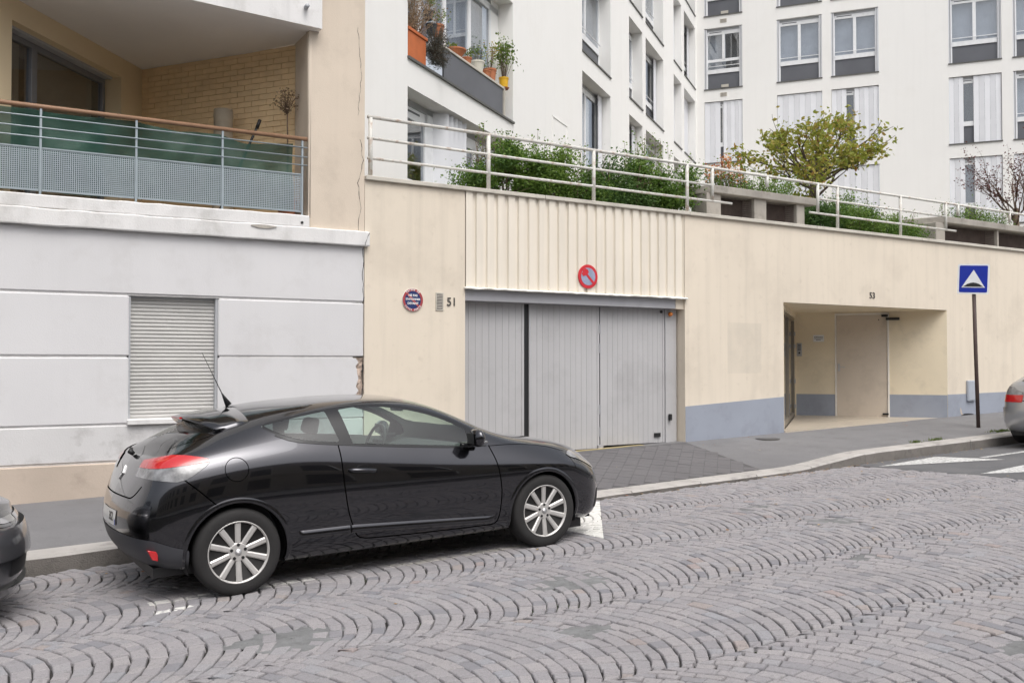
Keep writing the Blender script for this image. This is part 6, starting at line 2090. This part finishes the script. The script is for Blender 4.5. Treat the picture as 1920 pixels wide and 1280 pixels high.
shrub('low green planting in the two-grille planter', 12.75, 12.0, 4.62, 1.5, .8, .36, 3200, MT['leaf_hedge'], .04, 6, spikes=10, bare=.1, group='shrubs along the terrace')

# orange flowers at the front of the planter
T = thing('flowering_plant', 'orange flowers growing at the left of the concrete planter', 'flowers', (11.55, 11.55, 4.62))
tb = MB(); pf = []; lf = []
for i in range(60):
    bx, by = random.uniform(-.42, .42), random.uniform(-.12, .2)
    hh = random.uniform(.15, .52)
    tx = bx + random.uniform(-.08, .08)
    tb.tube([(bx, by, 0), ((bx + tx) / 2, by, hh * .5), (tx, by, hh)], [.005, .004, .003], 4)
    q = rng.normal(size=(9, 3)) * np.array([.02, .02, .045]) + np.array([tx, by, hh])
    (pf if i % 5 < 3 else lf).append(q)
    lf.append(rng.normal(size=(6, 3)) * np.array([.04, .03, .05]) + np.array([bx, by, hh * .35]))
foliage('petals', np.vstack(pf), .055, MT['petal'], T)['kind'] = 'stuff'
foliage('leaves', np.vstack(lf), .045, MT['leaf_hedge'], T)
tb.build('stems', MT['twig'], T, recalc=False)

# the tree behind the planter
TX, TY = 17.10, 14.5
T = thing('tree', 'small spreading tree with yellow green leaves behind the terrace railing', 'tree', (TX, TY, ZT))
tb = MB(); tips = []
tb.tube([(0, 0, 0), (.03, 0, .7), (-.02, .02, 1.45), (.0, 0, 2.35)], [.12, .10, .085, .055], 10)
for i in range(12):
    a = 2 * math.pi * i / 6 + random.uniform(-.2, .2)
    z = random.uniform(.95, 2.4)
    el = random.uniform(-.05, 1.15)
    grow((0, 0, z), (math.cos(a), math.sin(a), el), random.uniform(.70, .95), .036, 3, 4, tips, tb, .8, 3, .16, .22, .62)
# two long shoots to the upper right, as in the photograph
for (dx, dz, L_) in ((1.0, .55, 1.75), (1.0, .30, 1.55), (-1.0, .34, 1.45), (-.8, .7, 1.3), (.15, 1.0, 1.1), (.6, .9, 1.3)):
    e = Vector((.848 * dx, -.53 * dx, dz))
    grow((0, 0, 1.95), e, L_, .03, 1, 7, tips, tb, .5, 5, .10, .1, .35)
tb.build('trunk', MT['bark'], T, smooth=True, recalc=False)
P = []
for (p, dp) in tips:
    k = 6 if dp == 0 else 3
    P.append(rng.normal(size=(k, 3)) * np.array([.10, .10, .075]) + np.array(p))
P = np.vstack(P)
if len(P) > 4300: P = P[rng.permutation(len(P))[:4300]]
print('tree leaves', len(P))
foliage('crown', P, .115, MT['leaf_autumn'], T, np.clip(rng.normal(.42, .22, len(P)), 0, 1), up=-.35, elong=1.75)

# red-leaved twiggy shrub at the right
T = thing('red_shrub', 'twiggy shrub with dark red leaves at the far right of the terrace', 'shrub', (22.9, 13.2, ZT))
tb = MB(); tips = []
tb.tube([(0, 0, 0), (.02, 0, .9), (0, 0, 1.6)], [.10, .08, .06], 8)
for i in range(10):
    a = 2 * math.pi * i / 10
    grow((0, 0, random.uniform(.8, 1.6)), (math.cos(a), math.sin(a), random.uniform(.2, 1.4)), random.uniform(.8, 1.1), .022, 2, 4, tips, tb, .7, 4, .2, .2, .62)
tb.build('trunk', MT['twig'], T, smooth=True, recalc=False)
P = np.vstack([rng.normal(size=(2, 3)) * .06 + np.array(p) for p, d_ in tips])
foliage('crown', P, .055, MT['leaf_red'], T, up=.1)

# dried topiary on the balcony
T = thing('dried_plant', 'dried round topiary on a thin stem in the balcony corner', 'plant', lbpos(-0.86, .42, 3.46))
tb = MB(); tb.tube([(0, 0, .25), (.01, 0, .8), (0, 0, 1.35)], [.012, .010, .008], 6)
P = []
for i in range(60):
    v_ = Vector((random.gauss(0, 1), random.gauss(0, 1), random.gauss(0, 1))).normalized() * random.uniform(.08, .17)
    tb.tube([(0, 0, 1.35 + v_.z * .2), (v_.x * .6, v_.y * .6, 1.47 + v_.z * .6), (v_.x, v_.y, 1.50 + v_.z)], [.003, .0022, .0015], 4)
    P.append(rng.normal(size=(5, 3)) * .018 + np.array([v_.x, v_.y, 1.50 + v_.z]))
tb.build('stem', MT['leaf_dry'] if False else MT['twig'], T, recalc=False)
foliage('dry_leaves', np.vstack(P), .03, MT['leaf_dry'], T)
MB().lathe([(.09, 0), (.12, .25), (.13, .25), (.13, .27), (.0, .24)], 20).build('pot', MT['terracotta'], T, smooth=False)

# ---- pots on the window ledge of the wing
def wpos(x, y, z):
    q = Matrix.Rotation(R(36), 4, 'Z') @ Vector((x, y, 0))
    return (6.06 + q.x, 12.6 + q.y, z)
MT['white_pot'] = mat('white_pot', (0.62, 0.60, 0.52), .6, .1, 8, .1)
MT['yellow_pot'] = mat('yellow_bucket', (0.72, 0.42, 0.02), .5, .08, 8, 0)
MT['orange_pot'] = mat('orange_planter', (0.50, 0.135, 0.04), .55, .1, 6, .1)
MT['black_pot'] = plain('black_pot', (0.03, 0.032, 0.04), .5)
def pot(label, x, y, z, r0, r1, h, mt, kind=None, lm=None, n=120, ph=.3, pw=.14, size=.04, saucer=None):
    T = thing('flower_pot', label, 'flower pot', wpos(x, y, z), R(36), 'pots on the window ledge')
    MB().lathe([(r0, 0), (r1, h * .86), (r1 + .008, h * .86), (r1 + .008, h), (r1 - .006, h), (r1 - .012, h * .9), (.0, h * .9)], 22).build('pot', mt, T, smooth=False)
    if saucer: MB().lathe([(r0 + .01, -.015), (r0 + .03, .012), (r0 + .022, .012), (0, -.005)], 22).build('saucer', saucer, T)
    if kind:
        tb = MB(); P = []
        for i in range(max(4, n // 14)):
            ex, ey = random.gauss(0, pw * .6), random.gauss(0, pw * .6)
            hh = ph * random.uniform(.45, 1.0)
            tb.tube([(ex * .2, ey * .2, h * .85), (ex * .6, ey * .6, h + hh * .5), (ex, ey, h + hh)], [.004, .003, .002], 4)
            P.append(rng.normal(size=(14, 3)) * np.array([pw * .28, pw * .28, ph * .14]) + np.array([ex, ey, h + hh * .85]))
        tb.build('stems', MT['twig'], T, recalc=False)['kind'] = 'stuff'
        foliage('leaves', np.vstack(P), size, lm, T)
    return T
LEDGE = 6.235 + .548
pot('shallow terracotta bowl with a dark rim on the ledge', 1.92, .13, LEDGE, .08, .17, .15, MT['terracotta'], 'l', MT['leaf_fresh'], 60, .14, .12)
pot('small terracotta pot beside the shallow bowl', 2.38, .14, LEDGE, .06, .085, .15, MT['terracotta'], 'l', MT['leaf_fresh'], 70, .16, .08, saucer=MT['black_pot'])
pot('cream coloured pot in the middle of the ledge', 2.80, .12, LEDGE, .08, .115, .21, MT['white_pot'], 'l', MT['leaf_fresh'], 90, .28, .10, saucer=MT['white_pot'])
pot('small brown pot in a black saucer on the ledge', 3.10, .10, LEDGE, .06, .085, .13, MT['terracotta'], 'l', MT['leaf_fresh'], 80, .20, .10, saucer=MT['black_pot'])
pot('tall red brown pot with a seedling on the ledge', 3.38, .14, LEDGE, .09, .115, .24, MT['terracotta'], 'l', MT['leaf_autumn'], 150, .55, .14)
pot('yellow bucket with a tall leafy plant at the right of the ledge', 3.82, .05, LEDGE, .075, .085, .20, MT['yellow_pot'], 'l', MT['leaf_fresh'], 420, .68, .20, .06, saucer=MT['terracotta'])
pot('terracotta pot on the ledge behind the dry bush', 1.36, .18, LEDGE + .16, .07, .095, .22, MT['terracotta'], 'l', MT['leaf_fresh'], 150, .28, .16)
pot('black pot stacked left of the terracotta pot', 1.08, .16, LEDGE + .13, .06, .085, .17, MT['black_pot'])
pot('upper black pot with green shoots on the ledge', .98, .16, LEDGE + .34, .06, .08, .14, MT['black_pot'], 'l', MT['leaf_fresh'], 110, .25, .10)
T = thing('planter_box', 'large orange planter with dry twigs at the left of the ledge', 'planter', wpos(.33, .10, 6.236), R(36))
MB().prism_z([(-.30, -.10), (.26, -.10), (.24, .14), (-.30, .14)], 0, .40).box(-.32, .28, -.12, .16, .40, .45).build('box', MT['orange_pot'], T, bevel=.006)
tb = MB(); P = []
for i in range(90):
    bx = random.uniform(-.25, .22)
    p0 = Vector((bx, random.uniform(-.05, .1), .42)); d = Vector((random.uniform(-.35, .35), random.uniform(-.5, .2), random.uniform(.6, 1.2)))
    pts_ = [tuple(p0)]
    for k in range(5):
        d += Vector((random.uniform(-.3, .3), random.uniform(-.2, .2), random.uniform(-.25, .15))); d.normalize()
        p0 = p0 + d * random.uniform(.08, .17); pts_.append(tuple(p0))
        P.append(rng.normal(size=(2, 3)) * .02 + np.array(p0))
    tb.tube(pts_, [.004, .0035, .003, .0026, .002, .0015], 4)
MT['straw'] = mat('straw', (0.30, 0.21, 0.13), .9, .25, 20, .2)
tb.build('dry_twigs', MT['straw'], T, recalc=False)
foliage('dry_leaves', np.vstack(P), .035, MT['leaf_dry'], T)
T = thing('lavender_bush', 'grey green bushy plant hanging over the ledge beside the orange planter', 'plant', wpos(.93, .0, 6.24), R(36))
tb = MB(); P = []
for i in range(150):
    v_ = Vector((random.gauss(0, 1), random.gauss(0, .8), random.gauss(0, 1))).normalized()
    e = Vector((v_.x * .24, v_.y * .20 - .04, .42 + v_.z * .34))
    tb.tube([(0, .03, .25), (e.x * .5, e.y * .5, .32 + (e.z - .3) * .6), tuple(e)], [.004, .003, .0015], 4)
    P.append(np.array([(0, .03, .25)]) + (np.array([tuple(e)]) - np.array([(0, .03, .25)])) * rng.uniform(.45, 1.05, (16, 1)) + rng.normal(size=(16, 3)) * .025)
tb.build('stems', MT['twig'], T, recalc=False)
foliage('leaves', np.vstack(P), .045, MT['leaf_lav'], T, elong=5)

# ---- weeds along the kerb, leaves blown into the gutter
MT['grass'] = leaf_mat('weed_blade', [(0.07, 0.12, 0.03), (0.12, 0.17, 0.04), (0.18, 0.20, 0.06)])
wd = [(13.05, 9.13, .16, 'small weed tuft on the kerb edge, left of the other two'), (13.55, 9.13, .22, 'middle weed tuft on the kerb edge'), (15.45, 9.2, .34, 'weed tuft at the foot of the sign pole')]
for (x, y, w_, lb) in wd:
    k = int(500 * w_)
    P = rng.normal(size=(k, 3)) * np.array([w_ * .45, .025, .004])
    V, F = [], []
    o = foliage('weed_tuft', P + np.array([0, 0, .0]), .05, MT['grass'], None, up=1.2, elong=5)
    o.location = (x, y, pave_z(x, y) - .002)
    tag(o, lb, 'weeds', 'weeds along the kerb')
MT['dead_leaf'] = leaf_mat('dead_leaf', [(0.25, 0.13, 0.05), (0.34, 0.22, 0.09), (0.40, 0.30, 0.15), (0.28, 0.05, 0.03)], trans=.1)
P = []
for i in range(150):
    x = random.choice((random.uniform(6.5, 14.5), random.uniform(9.5, 14.2)))
    y = KERB_Y - abs(random.gauss(0, .07)) - .01
    P.append((x, y, road_z(x, y) + .006))
for i in range(26):
    x, y = random.uniform(1, 12), random.uniform(5.5, 8.7); P.append((x, y, road_z(x, y) + .008))
for i in range(14):
    x, y = random.uniform(5, 15), random.uniform(9.2, 10.9); P.append((x, y, pave_z(x, y) + .010))
P = np.array(P)
V, F = leaf_cloud(len(P), P, .045, up=0)
V = V.reshape(-1, 4, 3); V[:, :, 2] = P[:, None, 2] + (V[:, :, 2] - P[:, None, 2]) * .18; V = V.reshape(-1, 3)
o = add_mesh('fallen_leaves', V, F, MT['dead_leaf'], None, smooth=False)
set_tint(o, np.repeat(rng.uniform(0, 1, len(P)), 2))
tag(o, 'dry leaves scattered along the gutter', 'leaves', None, 'stuff')
